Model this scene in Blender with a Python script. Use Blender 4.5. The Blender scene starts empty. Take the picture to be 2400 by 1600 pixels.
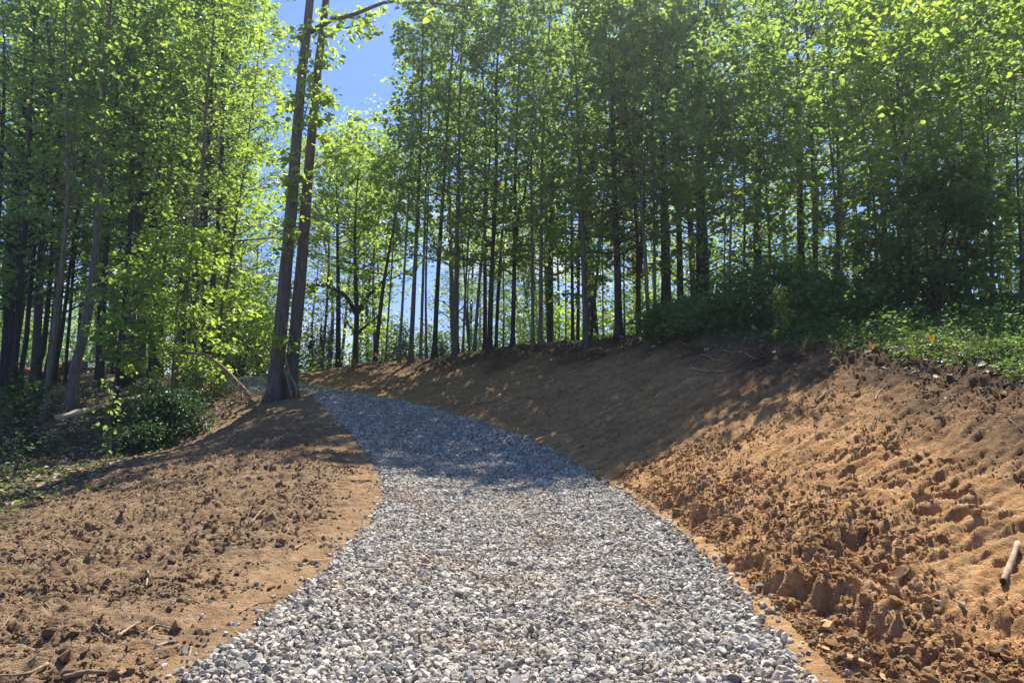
import bpy, math, random
import numpy as np
from mathutils import Vector, Matrix

# ------------------------------------------------------------------ scene, camera
scene = bpy.context.scene
COL = scene.collection
RNG = np.random.default_rng(11)
random.seed(11)
F = 1746.0                       # focal length in photograph pixels (2400 wide)
CAM = np.array([0.0, 0.0, 1.5])
PITCH = math.atan(105.0 / F)
SUN_EL, SUN_AZ = math.radians(54.0), math.radians(14.0)

cam = bpy.data.cameras.new("camera")
cam.sensor_width = 36.0
cam.lens = 36.0 * F / 2400.0
cam.clip_start, cam.clip_end = 0.05, 3000.0
cam_ob = bpy.data.objects.new("camera", cam)
cam_ob.location = CAM
cam_ob.rotation_euler = (math.pi / 2 + PITCH, 0, 0)
COL.objects.link(cam_ob)
scene.camera = cam_ob


def ray(px, py):
    a, b = (px - 1200.0) / F, (800.0 - py) / F
    c, s = math.cos(PITCH), math.sin(PITCH)
    return np.array([a, c - b * s, s + b * c])


def W(px, py, d):
    """the point of the photograph's pixel at d metres ahead"""
    r = ray(px, py)
    return CAM + r * (d / r[1])


# ------------------------------------------------------------------ noise in numpy
PERM = np.concatenate([RNG.permutation(256)] * 3)


def perlin(x, y, seed=0):
    x = np.asarray(x, float) + seed * 17.31
    y = np.asarray(y, float) + seed * 5.77
    xi, yi = np.floor(x).astype(int), np.floor(y).astype(int)
    xf, yf = x - xi, y - yi
    u, v = xf * xf * xf * (xf * (xf * 6 - 15) + 10), yf * yf * yf * (yf * (yf * 6 - 15) + 10)

    def g(ix, iy, fx, fy):
        h = PERM[PERM[ix & 255] + (iy & 255)] * (2 * math.pi / 256)
        return np.cos(h) * fx + np.sin(h) * fy
    a = g(xi, yi, xf, yf); b = g(xi + 1, yi, xf - 1, yf)
    c = g(xi, yi + 1, xf, yf - 1); d = g(xi + 1, yi + 1, xf - 1, yf - 1)
    return ((a + u * (b - a)) * (1 - v) + (c + u * (d - c)) * v) * 1.4


def fbm(x, y, octv=4, seed=0, gain=0.5):
    t, amp = 0, 1.0
    for k in range(octv):
        t = t + amp * perlin(x * 2 ** k, y * 2 ** k, seed + k)
        amp *= gain
    return t


def worley(x, y, seed=0):
    xi, yi = np.floor(x).astype(int), np.floor(y).astype(int)
    best = np.full(np.shape(x), 9.0)
    val = np.zeros(np.shape(x))
    for dx in (-1, 0, 1):
        for dy in (-1, 0, 1):
            cx, cy = xi + dx, yi + dy
            h1 = PERM[PERM[(cx + seed * 7) & 255] + (cy & 255)]
            h2 = PERM[PERM[(cx + 91 + seed) & 255] + ((cy + 53) & 255)]
            d = np.hypot(cx + h1 / 256.0 - x, cy + h2 / 256.0 - y)
            m = d < best
            best = np.where(m, d, best)
            val = np.where(m, PERM[h1 + h2 & 255] / 255.0, val)
    return best, val


def sstep(a, b, x):
    t = np.clip((x - a) / (b - a), 0, 1)
    return t * t * (3 - 2 * t)


# ------------------------------------------------------------------ terrain
PROF_Y = np.array([-40, 0, 4, 7, 10, 13, 16, 20, 25, 30, 34.0])
PROF_Z = np.array([-.8, 0, .10, .18, .27, .50, .85, 1.2, 1.55, 1.74, 1.8])


def prof(y):
    return np.interp(y, PROF_Y, PROF_Z)


def path_hit(px, py):
    ds = np.linspace(2, 34, 3000)
    r = ray(px, py)
    z = CAM[2] + r[2] / r[1] * ds
    k = np.argmax(z < prof(ds)) if (z < prof(ds)).any() else len(ds) - 1
    return np.array([r[0] / r[1] * ds[k], ds[k], prof(ds[k])])


K = 2400.0 / 2352.0
EL = [(410, 1560), (500, 1490), (620, 1400), (745, 1300), (800, 1245), (850, 1195), (880, 1135), (874, 1095), (842, 1040), (800, 992), (770, 962), (742, 932), (705, 905)]
ER = [(1860, 1560), (1730, 1400), (1640, 1300), (1530, 1200), (1400, 1110), (1300, 1050), (1195, 1000), (1050, 955), (950, 930), (850, 912), (770, 899)]
PL = [path_hit(a * K, b * K) for a, b in EL]
PR = [path_hit(a * K, b * K) for a, b in ER]
PLx = np.array([[-1.75, -30], [-1.75, 0]] + [[p[0], p[1]] for p in PL] + [[-10.4, 26.0], [-14.5, 30.0], [-19, 33.0]])
PRx = np.array([[1.6, -30], [1.55, 0]] + [[p[0], p[1]] for p in PR] + [[-7.4, 26.0], [-11, 30.0], [-15.0, 33.0]])


def clean(a):
    o = [a[0]]
    for p in a[1:]:
        if p[1] > o[-1][1] + 0.05:
            o.append(p)
    return np.array(o)


PLx, PRx = clean(PLx), clean(PRx)


def xL(y): return np.interp(y, PLx[:, 1], PLx[:, 0])
def xR(y): return np.interp(y, PRx[:, 1], PRx[:, 0])


CREST = [(704, 878, 31), (800, 861, 29), (867, 853, 27), (962, 850, 24.5), (1020, 842, 23.5), (1100, 832, 22.5), (1173, 824, 21.5), (1270, 818, 20.5),
         (1378, 815, 19), (1450, 802, 18.5), (1530, 800, 17), (1640, 808, 14.5), (1734, 816, 13), (1850, 826, 11.8), (1938, 834, 11), (2050, 845, 10),
         (2175, 868, 9), (2300, 888, 8.3), (2400, 903, 7.8), (2560, 925, 7.2)]
CPX = np.array([[c[0], c[2]] for c in CREST])


def crest_d(px): return np.interp(px, CPX[:, 0], CPX[:, 1])


ctrl = [W(*c) for c in CREST]
ctrl += [np.array([xL(y), y, prof(y)]) for y in (-8, -2, 1, 3.5, 5, 7, 9, 11, 13, 15, 17, 19, 21.5, 26, 30)]
ctrl += [np.array([xR(y) + .15, y, prof(y) + .04]) for y in (-8, -2, 1, 3.5, 4.5, 5.5, 7, 8.5, 10, 12, 14, 16, 18, 20, 22, 24, 26, 30)]
ctrl += [W(*c) for c in [
    (2400, 1600, 3.3), (2400, 1320, 4.65), (2400, 1100, 6.0), (2150, 1560, 3.62), (1900, 1200, 5.95), (2050, 1000, 7.6), (2150, 1250, 5.15),
    (0, 1224, 9.8), (0, 1120, 14), (0, 1020, 20), (265, 995, 19.5), (410, 935, 24), (168, 958, 23), (46, 907, 35), (330, 883, 40), (0, 884, 48),
    (400, 1050, 17), (640, 936, 20), (200, 1200, 9.8), (600, 1100, 10.7), (400, 1300, 6), (200, 1400, 4.9), (0, 1600, 3.7), (0, 1400, 5), (0, 1300, 6.6), (560, 965, 19.3),
    (30, 896, 62), (180, 893, 64)]]
ctrl += [np.array(p, float) for p in [
    (8, 14, 2.25), (13, 20, 3.0), (20, 30, 3.6), (30, 45, 3.8), (5, 22, 2.7), (9, 28, 2.8), (0, 28, 2.0), (3, 34, 1.7), (0, 45, 0.2), (12, 45, 2.0),
    (-7, 36, 1.7), (-6, 46, .6), (-14, 36, 1.9), (-22, 45, 2.2), (-12, 55, 1.2), (-42, 55, 1.9), (-55, 75, 2.4), (-25, 75, 2.0), (0, 75, -1.5), (30, 75, 2.0), (60, 60, 3.5),
    (8, 2, 1.3), (10, -8, 1.2), (-9, 0, -.7), (-12, -10, -1.2), (-25, 8, -1.0), (-30, 25, .2), (-50, 30, .6), (20, 10, 3.0), (40, 15, 4.0), (-40, 0, -1.5), (40, -20, 3.0),
    (0, -30, -.8), (-40, -30, -2)]]
ctrl = np.array(ctrl)


def tps_fit(P):
    n = len(P)
    d2 = ((P[:, None, :2] - P[None, :, :2]) ** 2).sum(-1)
    Km = np.where(d2 > 0, d2 * np.log(d2 + 1e-12), 0) * .5 + np.eye(n) * 0.25
    Q = np.c_[np.ones(n), P[:, :2]]
    A = np.block([[Km, Q], [Q.T, np.zeros((3, 3))]])
    return np.linalg.solve(A, np.r_[P[:, 2], 0, 0, 0])


TW = tps_fit(ctrl)


def Hbase(x, y):
    x = np.asarray(x, float); y = np.asarray(y, float)
    sh = x.shape
    x = x.ravel(); y = y.ravel()
    cx, cy = np.clip(x, -58, 58), np.clip(y, -30, 78)
    out = np.empty(len(x))
    for i in range(0, len(x), 40000):
        a, b = cx[i:i + 40000], cy[i:i + 40000]
        d2 = (a[:, None] - ctrl[None, :, 0]) ** 2 + (b[:, None] - ctrl[None, :, 1]) ** 2 + 1e-12
        out[i:i + 40000] = (.5 * d2 * np.log(d2)) @ TW[:-3] + TW[-3] + TW[-2] * a + TW[-1] * b
    far = np.hypot(x - cx, y - cy)
    out = out * np.exp(-far / 60.0) + (-4.0) * (1 - np.exp(-far / 60.0))
    return out.reshape(sh)


def Hs(x, y): return float(Hbase(np.array([x]), np.array([y]))[0])


def hit(px, py, dmax=70):
    ds = np.geomspace(2.2, dmax, 1200)
    r = ray(px, py)
    X, Z = r[0] / r[1] * ds, CAM[2] + r[2] / r[1] * ds
    h = Hq(X, ds) if 'ZG' in globals() else Hbase(X, ds)
    k = int(np.argmax(Z < h)) if (Z < h).any() else len(ds) - 1
    return np.array([X[k], ds[k], h[k]])


TR0, TR1 = hit(1880, 1050), hit(2420, 1300)
CRW = np.array([W(*c) for c in CREST])


def crest_off(x, y):
    """metres behind (+) or before (-) the top edge of the cut bank, roughly"""
    px = 1200 + F * x / np.maximum(y, 1.0)
    d = np.interp(px, CPX[:, 0], CPX[:, 1])
    return np.where(y > 1, y - d, -5) * np.where(px > 640, 1, -1)


def masks(x, y):
    sl = xL(y) - x                       # > 0 left of the path
    sr = x - xR(y)                       # > 0 right of the path
    on = (sl < 0) & (sr < 0) & (y < 33)
    co = crest_off(x, y)
    n = fbm(x * .8, y * .8, 3, 3)
    # forest floor: behind the crest on the right, beyond the graded slope on the left
    leftedge = np.interp(y, [-5, 3, 6, 8, 9.8, 12, 15, 17.5, 19.5, 21, 24, 30], [2, 6, 6.5, 5.6, 4.6, 4.6, 4.2, 3.4, 2.2, 1.3, 1.2, 1.4])
    fl = sstep(-.5, .5, sl - leftedge + n * .6) * (sr < 0)
    fr = sstep(-.35, .35, co + n * .35) * (sr > 0)
    forest = np.maximum(fl, fr)
    clay = (sr > 0) * 1.0
    topsoil = (sr > 0) * sstep(-3.2, -.3, co + n * 1.0) * (1 - .25 * fr)
    return sl, sr, on, co, forest, clay, topsoil


def track(x, y):
    """the strip a bulldozer track crossed, and the distance along it"""
    tdir = (TR1 - TR0)[:2]; L = np.hypot(*tdir); tdir = tdir / L
    t = (x - TR0[0]) * tdir[0] + (y - TR0[1]) * tdir[1]
    q = -(x - TR0[0]) * tdir[1] + (y - TR0[1]) * tdir[0]
    return sstep(.36, .28, np.abs(q)) * sstep(-.2, .2, t) * sstep(L + .3, L, t), t + q * .25


def Hfull(x, y):
    z = Hbase(x, y)
    sl, sr, on, co, forest, clay, topsoil = masks(x, y)
    near = 1 / (1 + (np.maximum(y, 0) / 16.0) ** 2)
    # left graded soil, combed in rows roughly across the slope
    ang = .16
    u, v = x * math.cos(ang) + y * math.sin(ang), -x * math.sin(ang) + y * math.cos(ang)
    rows = fbm(u * 1.6, v * 6.0, 4, 21, .6)
    w1, wv = worley(u * 5, v * 9 + fbm(u, v, 2, 8) * 1.2, 2)
    lump = np.clip(.55 - w1, 0, 1) * wv
    am = (sl > 0) * (.25 + .75 * sstep(.15, 1.1, sl + fbm(x, y, 2, 5) * .4)) * (1 - forest * .5)
    w4, wv4 = worley(u * 11 + fbm(x * 4, y * 4, 2, 17) * .5, v * 17, 12)
    ridged = 1 - np.abs(fbm(u * 2.2, v * 7.5, 3, 23))
    patch = np.clip(.85 + fbm(x * .7, y * .7, 2, 26) * .7, .45, 1.4)
    bil = np.abs(perlin(u * 8, v * 11, 31)) + .55 * np.abs(perlin(u * 17, v * 21, 32)) + .3 * np.abs(perlin(x * 33, y * 33, 33))
    z = z + am * (.35 + .65 * patch) * (.5 - bil) * .055
    z = z + am * patch * (rows * .032 + (ridged - .6) * .045 + lump * .11 + np.clip(.6 - w4, 0, 1) * wv4 * .075 + fbm(x * 16, y * 16, 3, 30) * .012)
    # right bank
    ditch = np.maximum(sstep(1.45, .65, sr), sstep(4.4, 3.5, y))
    nearr = sstep(11.5, 6.0, y) * (sr > 0)
    bil2 = np.abs(perlin(x * 7, y * 7, 35)) + .6 * np.abs(perlin(x * 15, y * 15, 36)) + .35 * np.abs(perlin(x * 31, y * 31, 37))
    z = z + sstep(14, 7, y) * (sr > 0) * sstep(.1, .5, sr) * (1 - .7 * track(x, y)[0]) * (.5 - bil2) * (.35 + .65 * ditch) * (.034 + .022 * np.clip(fbm(x * .8, y * .8, 2, 38) + .4, 0, 1))
    w2, wv2 = worley(x * 4.2 + fbm(x * 2, y * 2, 2, 4) * .6, y * 4.2, 5)
    w3, wv3 = worley(x * 10 + fbm(x * 3, y * 3, 2, 9), y * 10, 6)
    rough = np.clip(.35 + fbm(x * .9, y * .9, 2, 41), 0.1, 1) * ditch + .10
    z = z + nearr * sstep(.05, .4, sr) * rough * (np.clip(.62 - w2, 0, 1) * (wv2 ** 1.5) * .15 + np.clip(.6 - w3, 0, 1) * wv3 * .10 + fbm(x * 3, y * 3, 3, 44) * .035)
    z = z + (sr > 0) * sstep(.0, .5, sr) * (fbm(x * 9, y * 9, 3, 50) * .012 + fbm((x + y * .6) * 1.3, (y - x * .6) * 9, 4, 51, .65) * .046 + (.5 - np.abs(perlin(x * 5, y * 5, 53)) - .5 * np.abs(perlin(x * 11, y * 11, 54))) * .03 * (y > 7) + fbm(x * 1.7, y * 1.7, 2, 52) * .03)
    # small eroded clay wall beside the gravel
    s0 = .18 + .22 * sstep(5.2, 4.2, y) + .22 * fbm(x * .8 + 4, y * 2.4, 3, 61, .5)
    hh = (.07 + .20 * fbm(y * 1.3, x * .4 + 3, 3, 62)) * sstep(9.2, 7.6, y) * sstep(3.6, 4.6, y)
    z = z + (sr > 0) * np.clip(hh, 0, .15) * sstep(0, .13, sr - s0 + .05 * perlin(x * 14, y * 14, 67)) * np.exp(-np.clip(sr - s0, 0, 9) / .55)
    z = z - (sr > 0) * .05 * np.exp(-((sr - s0 + .03) / .07) ** 2) * sstep(12, 6, y)
    # second break higher up
    s1 = 1.05 + .35 * fbm(y * .9, x * .15, 3, 65)
    z = z + (sr > 0) * .09 * np.clip(.35 + fbm(x * 1.3, y * 1.3, 2, 66), 0, 1) * sstep(0, .12, sr - s1) * np.exp(-np.clip(sr - s1, 0, 9) / .35) * sstep(9, 7, y)
    # bulldozer cleat marks
    band, tt = track(x, y)
    groove = sstep(.15, .6, np.cos((tt + .012 * fbm(x * 3, y * 3, 2, 74)) * 2 * math.pi / .16))
    z = z - band * groove * .09 * np.clip(.7 + fbm(x * 2, y * 2, 2, 71) * 1.2, .1, 1.2)
    # ragged overhanging lip along the top of the cut
    z = z + (sr > 0) * sstep(-.25, -.05, co + .35 * fbm(x * 1.7, y * 1.7, 3, 81)) * .07 * sstep(25, 18, y)
    # forest floor litter relief
    z = z + forest * (fbm(x * 1.2, y * 1.2, 3, 90) * .06 + fbm(x * 9, y * 9, 2, 91) * .015 * near)
    # the graded bed under the gravel
    z = np.where(on, z - .015 + fbm(x * .9, y * .9, 2, 95) * .012, z)
    return z


# ------------------------------------------------------------------ mesh helpers
def mesh_np(name, V, faces, attrs=None, smooth=False, mats=(), flip=False):
    """faces: list of (M,k) int arrays"""
    me = bpy.data.meshes.new(name)
    V = np.asarray(V, np.float32)
    me.vertices.add(len(V))
    me.vertices.foreach_set("co", V.ravel())
    faces = [np.asarray(f, np.int32) for f in faces if len(f)]
    nl = sum(f.size for f in faces); npoly = sum(len(f) for f in faces)
    me.loops.add(nl); me.polygons.add(npoly)
    me.loops.foreach_set("vertex_index", np.concatenate([f.ravel() for f in faces]))
    tot = np.concatenate([np.full(len(f), f.shape[1], np.int32) for f in faces])
    st = np.r_[0, np.cumsum(tot)[:-1]].astype(np.int32)
    me.polygons.foreach_set("loop_start", st)
    me.polygons.foreach_set("use_smooth", np.full(npoly, bool(smooth)))
    for k, a in (attrs or {}).items():
        at = me.attributes.new(k, 'FLOAT', 'POINT')
        at.data.foreach_set("value", np.asarray(a, np.float32))
    for m in mats:
        me.materials.append(m)
    me.update(calc_edges=True)
    me.validate()
    return me


def link(name, me, parent=None, label=None, cat=None, group=None, kind=None):
    o = bpy.data.objects.new(name, me)
    COL.objects.link(o)
    if parent is not None:
        o.parent = parent
    tag(o, label, cat, group, kind)
    return o


def tag(o, label=None, cat=None, group=None, kind=None):
    if label: o["label"] = label
    if cat: o["category"] = cat
    if group: o["group"] = group
    if kind: o["kind"] = kind
    return o


def thing(name, label, cat, loc=(0, 0, 0), group=None):
    o = bpy.data.objects.new(name, None)
    o.empty_display_size = .2
    COL.objects.link(o)
    o.location = [float(v) for v in loc]
    return tag(o, label, cat, group)


class Geo:
    def __init__(s): s.V, s.Q, s.T, s.A, s.n = [], [], [], [], 0

    def add(s, V, quads=None, tris=None, a=0.0):
        V = np.asarray(V, float)
        s.V.append(V)
        if quads is not None and len(quads): s.Q.append(np.asarray(quads) + s.n)
        if tris is not None and len(tris): s.T.append(np.asarray(tris) + s.n)
        s.A.append(np.full(len(V), a) if np.isscalar(a) else np.asarray(a))
        s.n += len(V)

    def tube(s, P, R, k=6, a=0.0, cap=True, lump=0.0):
        P = np.asarray(P, float); n = len(P)
        R = np.broadcast_to(np.asarray(R, float), (n,))
        T = np.gradient(P, axis=0)
        T /= np.linalg.norm(T, axis=1)[:, None] + 1e-9
        ref = np.array([0, 0, 1.0]) if abs(T[:, 2]).mean() < .8 else np.array([1.0, 0, 0])
        B = np.cross(T, ref); B /= np.linalg.norm(B, axis=1)[:, None] + 1e-9
        N = np.cross(B, T)
        an = np.arange(k) * 2 * math.pi / k
        rr = R[:, None] * np.ones(k)[None]
        if lump: rr = rr * (1 + lump * (RNG.random((n, k)) - .5))
        V = P[:, None] + rr[..., None] * (np.cos(an)[None, :, None] * B[:, None] + np.sin(an)[None, :, None] * N[:, None])
        i = np.arange(n - 1)[:, None] * k; j = np.arange(k)[None]
        q = np.stack([i + j, i + (j + 1) % k, i + k + (j + 1) % k, i + k + j], -1).reshape(-1, 4)
        V = V.reshape(-1, 3)
        tris = []
        if cap:
            V = np.vstack([V, P[0], P[-1]])
            c0, c1 = n * k, n * k + 1
            tris = [[c0, (m + 1) % k, m] for m in range(k)] + [[c1, (n - 1) * k + m, (n - 1) * k + (m + 1) % k] for m in range(k)]
        s.add(V, q, tris, a)

    def box(s, c, h, R=None, a=0.0, taper=1.0):
        v = np.array([[x, y, z] for z in (-1, 1) for y in (-1, 1) for x in (-1, 1)], float)
        v[4:, :2] *= taper
        v = v * np.asarray(h)
        if R is not None: v = v @ np.asarray(R).T
        s.add(v + np.asarray(c), [[0, 2, 3, 1], [4, 5, 7, 6], [0, 1, 5, 4], [2, 6, 7, 3], [0, 4, 6, 2], [1, 3, 7, 5]], None, a)

    def mesh(s, name, mat, smooth=True, off=None):
        V = np.vstack(s.V)
        if off is not None: V = V - np.asarray(off)
        return mesh_np(name, V, ([np.vstack(s.Q)] if s.Q else []) + ([np.vstack(s.T)] if s.T else []), {"tint": np.concatenate(s.A)}, smooth, [mat])


def smooth_line(P, n=12):
    """Catmull-Rom through the points"""
    P = np.asarray(P, float)
    if len(P) == 2: P = np.array([P[0], P[0] * .67 + P[1] * .33, P[0] * .33 + P[1] * .67, P[1]])
    E = np.vstack([2 * P[0] - P[1], P, 2 * P[-1] - P[-2]])
    t = np.linspace(0, len(P) - 1 - 1e-6, n)
    i = t.astype(int); f = (t - i)[:, None]
    a, b, c, d = E[i], E[i + 1], E[i + 2], E[i + 3]
    return .5 * (2 * b + (c - a) * f + (2 * a - 5 * b + 4 * c - d) * f ** 2 + (3 * b - a - 3 * c + d) * f ** 3)

# ------------------------------------------------------------------ materials
class NT:
    def __init__(s, name):
        s.m = bpy.data.materials.new(name); s.m.use_nodes = True
        s.t = s.m.node_tree; s.t.nodes.clear()
        s.out = s.n("ShaderNodeOutputMaterial")

    def n(s, typ, **kw):
        o = s.t.nodes.new(typ)
        for k, v in kw.items():
            if k in o.bl_rna.properties: setattr(o, k, v)
        return o

    def l(s, a, b): s.t.links.new(a, b)

    def val(s, sock, v):
        if isinstance(v, bpy.types.NodeSocket): s.l(v, sock)
        else: sock.default_value = v

    def attr(s, name): return s.n("ShaderNodeAttribute", attribute_name=name).outputs["Fac"]

    def pos(s, scale=(1, 1, 1), obj=False):
        c = s.n("ShaderNodeTexCoord").outputs["Object"] if obj else s.n("ShaderNodeNewGeometry").outputs["Position"]
        mp = s.n("ShaderNodeMapping"); mp.inputs["Scale"].default_value = scale
        s.l(c, mp.inputs["Vector"]); return mp.outputs["Vector"]

    def noise(s, vec, scale, detail=4, rough=.55):
        o = s.n("ShaderNodeTexNoise")
        o.inputs["Scale"].default_value = scale; o.inputs["Detail"].default_value = detail; o.inputs["Roughness"].default_value = rough
        s.l(vec, o.inputs["Vector"]); return o.outputs["Fac"]

    def ramp(s, fac, stops, interp='LINEAR'):
        r = s.n("ShaderNodeValToRGB"); r.color_ramp.interpolation = interp
        e = r.color_ramp.elements
        while len(e) < len(stops): e.new(.5)
        for k, (p, c) in enumerate(stops):
            e[k].position = p; e[k].color = (*c, 1) if len(c) == 3 else c
        s.l(fac, r.inputs["Fac"]); return r.outputs["Color"]

    def mix(s, fac, a, b, blend='MIX'):
        o = s.n("ShaderNodeMixRGB", blend_type=blend)
        s.val(o.inputs["Fac"], fac)
        s.val(o.inputs["Color1"], a if isinstance(a, bpy.types.NodeSocket) else (*a, 1))
        s.val(o.inputs["Color2"], b if isinstance(b, bpy.types.NodeSocket) else (*b, 1))
        return o.outputs["Color"]

    def math(s, op, a, b=0.0):
        o = s.n("ShaderNodeMath", operation=op); s.val(o.inputs[0], a); s.val(o.inputs[1], b); return o.outputs[0]

    def rng(s, v, a, b, c, d):
        o = s.n("ShaderNodeMapRange"); s.val(o.inputs[0], v)
        for k, x in zip((1, 2, 3, 4), (a, b, c, d)): o.inputs[k].default_value = x
        return o.outputs[0]

    def bump(s, h, strength, dist):
        o = s.n("ShaderNodeBump"); o.inputs["Strength"].default_value = strength; o.inputs["Distance"].default_value = dist
        s.l(h, o.inputs["Height"]); return o.outputs["Normal"]

    def surface(s, col, rough=.9, normal=None, spec=.25, metal=0.0):
        p = s.n("ShaderNodeBsdfPrincipled")
        s.val(p.inputs["Base Color"], col if isinstance(col, bpy.types.NodeSocket) else (*col, 1))
        s.val(p.inputs["Roughness"], rough); s.val(p.inputs["Specular IOR Level"], spec); s.val(p.inputs["Metallic"], metal)
        if normal is not None: s.l(normal, p.inputs["Normal"])
        s.l(p.outputs[0], s.out.inputs["Surface"]); return s.m


def soil_colour(t, clayf, forestf, topf):
    P = t.pos()
    n1, n2, n3 = t.noise(P, .9, 5, .6), t.noise(P, 7, 5, .65), t.noise(P, 60, 3, .6)
    brown = t.ramp(n2, [(.25, (.175, .112, .062)), (.5, (.305, .202, .115)), (.75, (.435, .312, .188))])
    clay = t.ramp(n2, [(.25, (.41, .205, .080)), (.5, (.575, .330, .143)), (.75, (.69, .440, .218))])
    clay = t.mix(t.rng(n1, .48, .66, 0, .45), clay, (.34, .205, .105))
    mp_ = t.n('ShaderNodeMapping'); mp_.inputs['Rotation'].default_value = (0, 0, -.55); mp_.inputs['Scale'].default_value = (1.2, 7, 2); t.l(t.n('ShaderNodeNewGeometry').outputs['Position'], mp_.inputs['Vector'])
    st = t.noise(mp_.outputs[0], 1.0, 6, .7)
    clay = t.mix(t.rng(st, .46, .62, 0, .55), clay, (.25, .13, .058))
    clay = t.mix(t.rng(st, .46, .36, 0, .35), clay, (.66, .44, .25))
    top = t.ramp(n2, [(.3, (.055, .035, .022)), (.55, (.115, .075, .046)), (.75, (.215, .145, .092))])
    litter = t.ramp(n2, [(.28, (.045, .032, .02)), (.5, (.15, .105, .065)), (.62, (.26, .19, .12)), (.8, (.35, .28, .19))])
    moss = t.ramp(n3, [(.3, (.05, .07, .02)), (.7, (.16, .16, .06))])
    litter = t.mix(t.rng(n1, .5, .62, 0, .55), litter, moss)
    c = t.mix(clayf, brown, clay)
    c = t.mix(t.math('MULTIPLY', topf, t.rng(n1, .3, .6, .65, 1)), c, top)
    c = t.mix(forestf, c, litter)
    return t.mix(.35, c, t.ramp(n3, [(.3, (.35, .35, .35)), (.7, (1, 1, 1))]), 'MULTIPLY'), n2, n3


t = NT("soil")
c, n2, n3 = soil_colour(t, t.attr("clay"), t.attr("forest"), t.attr("topsoil"))
hgt = t.math('ADD', t.noise(t.pos(), 38, 4, .65), t.math('MULTIPLY', t.noise(t.pos(), 140, 2, .6), .4))
M_SOIL = t.surface(c, .95, t.bump(hgt, 1.0, .03), .08)

t = NT("clod_soil")
c, n2, n3 = soil_colour(t, t.attr("clay"), t.attr("forest"), t.attr("topsoil"))
M_CLOD = t.surface(c, .95, t.bump(t.noise(t.pos(), 110, 4, .7), 1.0, .02), .08)

t = NT("gravel_bed")
v = t.n("ShaderNodeTexVoronoi"); v.inputs["Scale"].default_value = 26; t.l(t.pos(), v.inputs["Vector"])
c = t.ramp(t.n("ShaderNodeSeparateColor").outputs[0], [(0, (.3, .3, .3)), (1, (.6, .6, .6))])
sep = t.n("ShaderNodeSeparateColor"); t.l(v.outputs["Color"], sep.inputs[0])
c = t.ramp(sep.outputs[0], [(0, (.10, .105, .11)), (.5, (.24, .24, .24)), (1, (.42, .41, .39))])
M_BED = t.surface(c, .9, t.bump(v.outputs["Distance"], .8, .03), .2)

t = NT("crushed_stone")
P = t.pos()
c = t.ramp(t.attr("tint"), [(0, (.082, .072, .056)), (.25, (.185, .166, .133)), (.5, (.345, .314, .254)), (.75, (.525, .478, .39)), (.97, (.71, .65, .54)), (1, (.40, .27, .16))])
c = t.mix(t.rng(t.noise(P, 55, 3), .35, .65, .0, .35), c, (.47, .415, .34))
dirt = t.math('MULTIPLY', t.rng(t.noise(P, 1.15, 4, .6), .50, .64, 0, .75), t.rng(t.noise(P, 14, 3), .4, .6, .25, 1))
c = t.mix(dirt, c, (.36, .26, .17))
M_STONE = t.surface(c, .85, t.bump(t.noise(P, 130, 3), .35, .004), .25)

t = NT("orange_stone")
P = t.pos(obj=True)
c = t.ramp(t.noise(P, 14, 4), [(.3, (.40, .21, .08)), (.55, (.58, .34, .15)), (.75, (.68, .45, .24))])
M_ROCK = t.surface(c, .85, t.bump(t.noise(P, 60, 4), .5, .01), .25)
t = NT("grey_stone")
P = t.pos(obj=True)
c = t.ramp(t.noise(P, 20, 4), [(.3, (.24, .21, .175)), (.6, (.42, .375, .315)), (.8, (.54, .49, .42))])
M_GREYROCK = t.surface(c, .85, t.bump(t.noise(P, 60, 4), .5, .01), .25)


def bark(name, lo, mid, hi, ridge=5.0, depth=.02):
    t = NT(name)
    P = t.pos((1, 1, .16))
    a = t.noise(P, ridge * 4, 5, .62); b = t.noise(t.pos(), 2.2, 4)
    h = t.noise(t.pos((1, 1, 5.0)), 3.0, 3)
    c = t.ramp(a, [(.3, lo), (.52, mid), (.72, hi)])
    c = t.mix(t.rng(b, .45, .7, 0, .45), c, lo)
    c = t.mix(t.rng(h, .62, .72, 0, .35), c, lo)
    return t.surface(c, .92, t.bump(t.math('ADD', a, t.math('MULTIPLY', h, .25)), .9, depth), .15)


M_BARK = bark("grey_bark", (.06, .052, .045), (.135, .115, .098), (.22, .19, .165))
M_PALE = bark("pale_bark", (.09, .077, .063), (.19, .165, .137), (.29, .255, .215))
M_DARK = bark("dark_bark", (.022, .019, .018), (.052, .045, .042), (.095, .082, .075), 3.0, .04)
M_TWIN = bark("poplar_bark", (.07, .06, .05), (.15, .128, .108), (.23, .20, .17), 4.0, .03)
t = NT("bare_wood")
P = t.pos((1, 1, 1), True)
c = t.ramp(t.noise(P, 9, 4), [(.3, (.20, .135, .08)), (.55, (.40, .29, .18)), (.8, (.54, .42, .28))])
M_WOOD = t.surface(c, .8, t.bump(t.noise(P, 40, 4), .5, .006), .2)
t = NT("peeled_wood")
c = t.ramp(t.noise(t.pos(obj=True), 9, 4), [(.3, (.46, .36, .24)), (.55, (.64, .53, .38)), (.8, (.76, .66, .5))])
M_PEELED = t.surface(c, .75, None, .2)
t = NT("weathered_stick")
c = t.ramp(t.noise(t.pos(), 18, 4), [(.3, (.14, .095, .06)), (.55, (.30, .21, .13)), (.8, (.44, .33, .22))])
M_STICK = t.surface(c, .85, t.bump(t.noise(t.pos(), 60, 4), .5, .006), .2)


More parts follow.
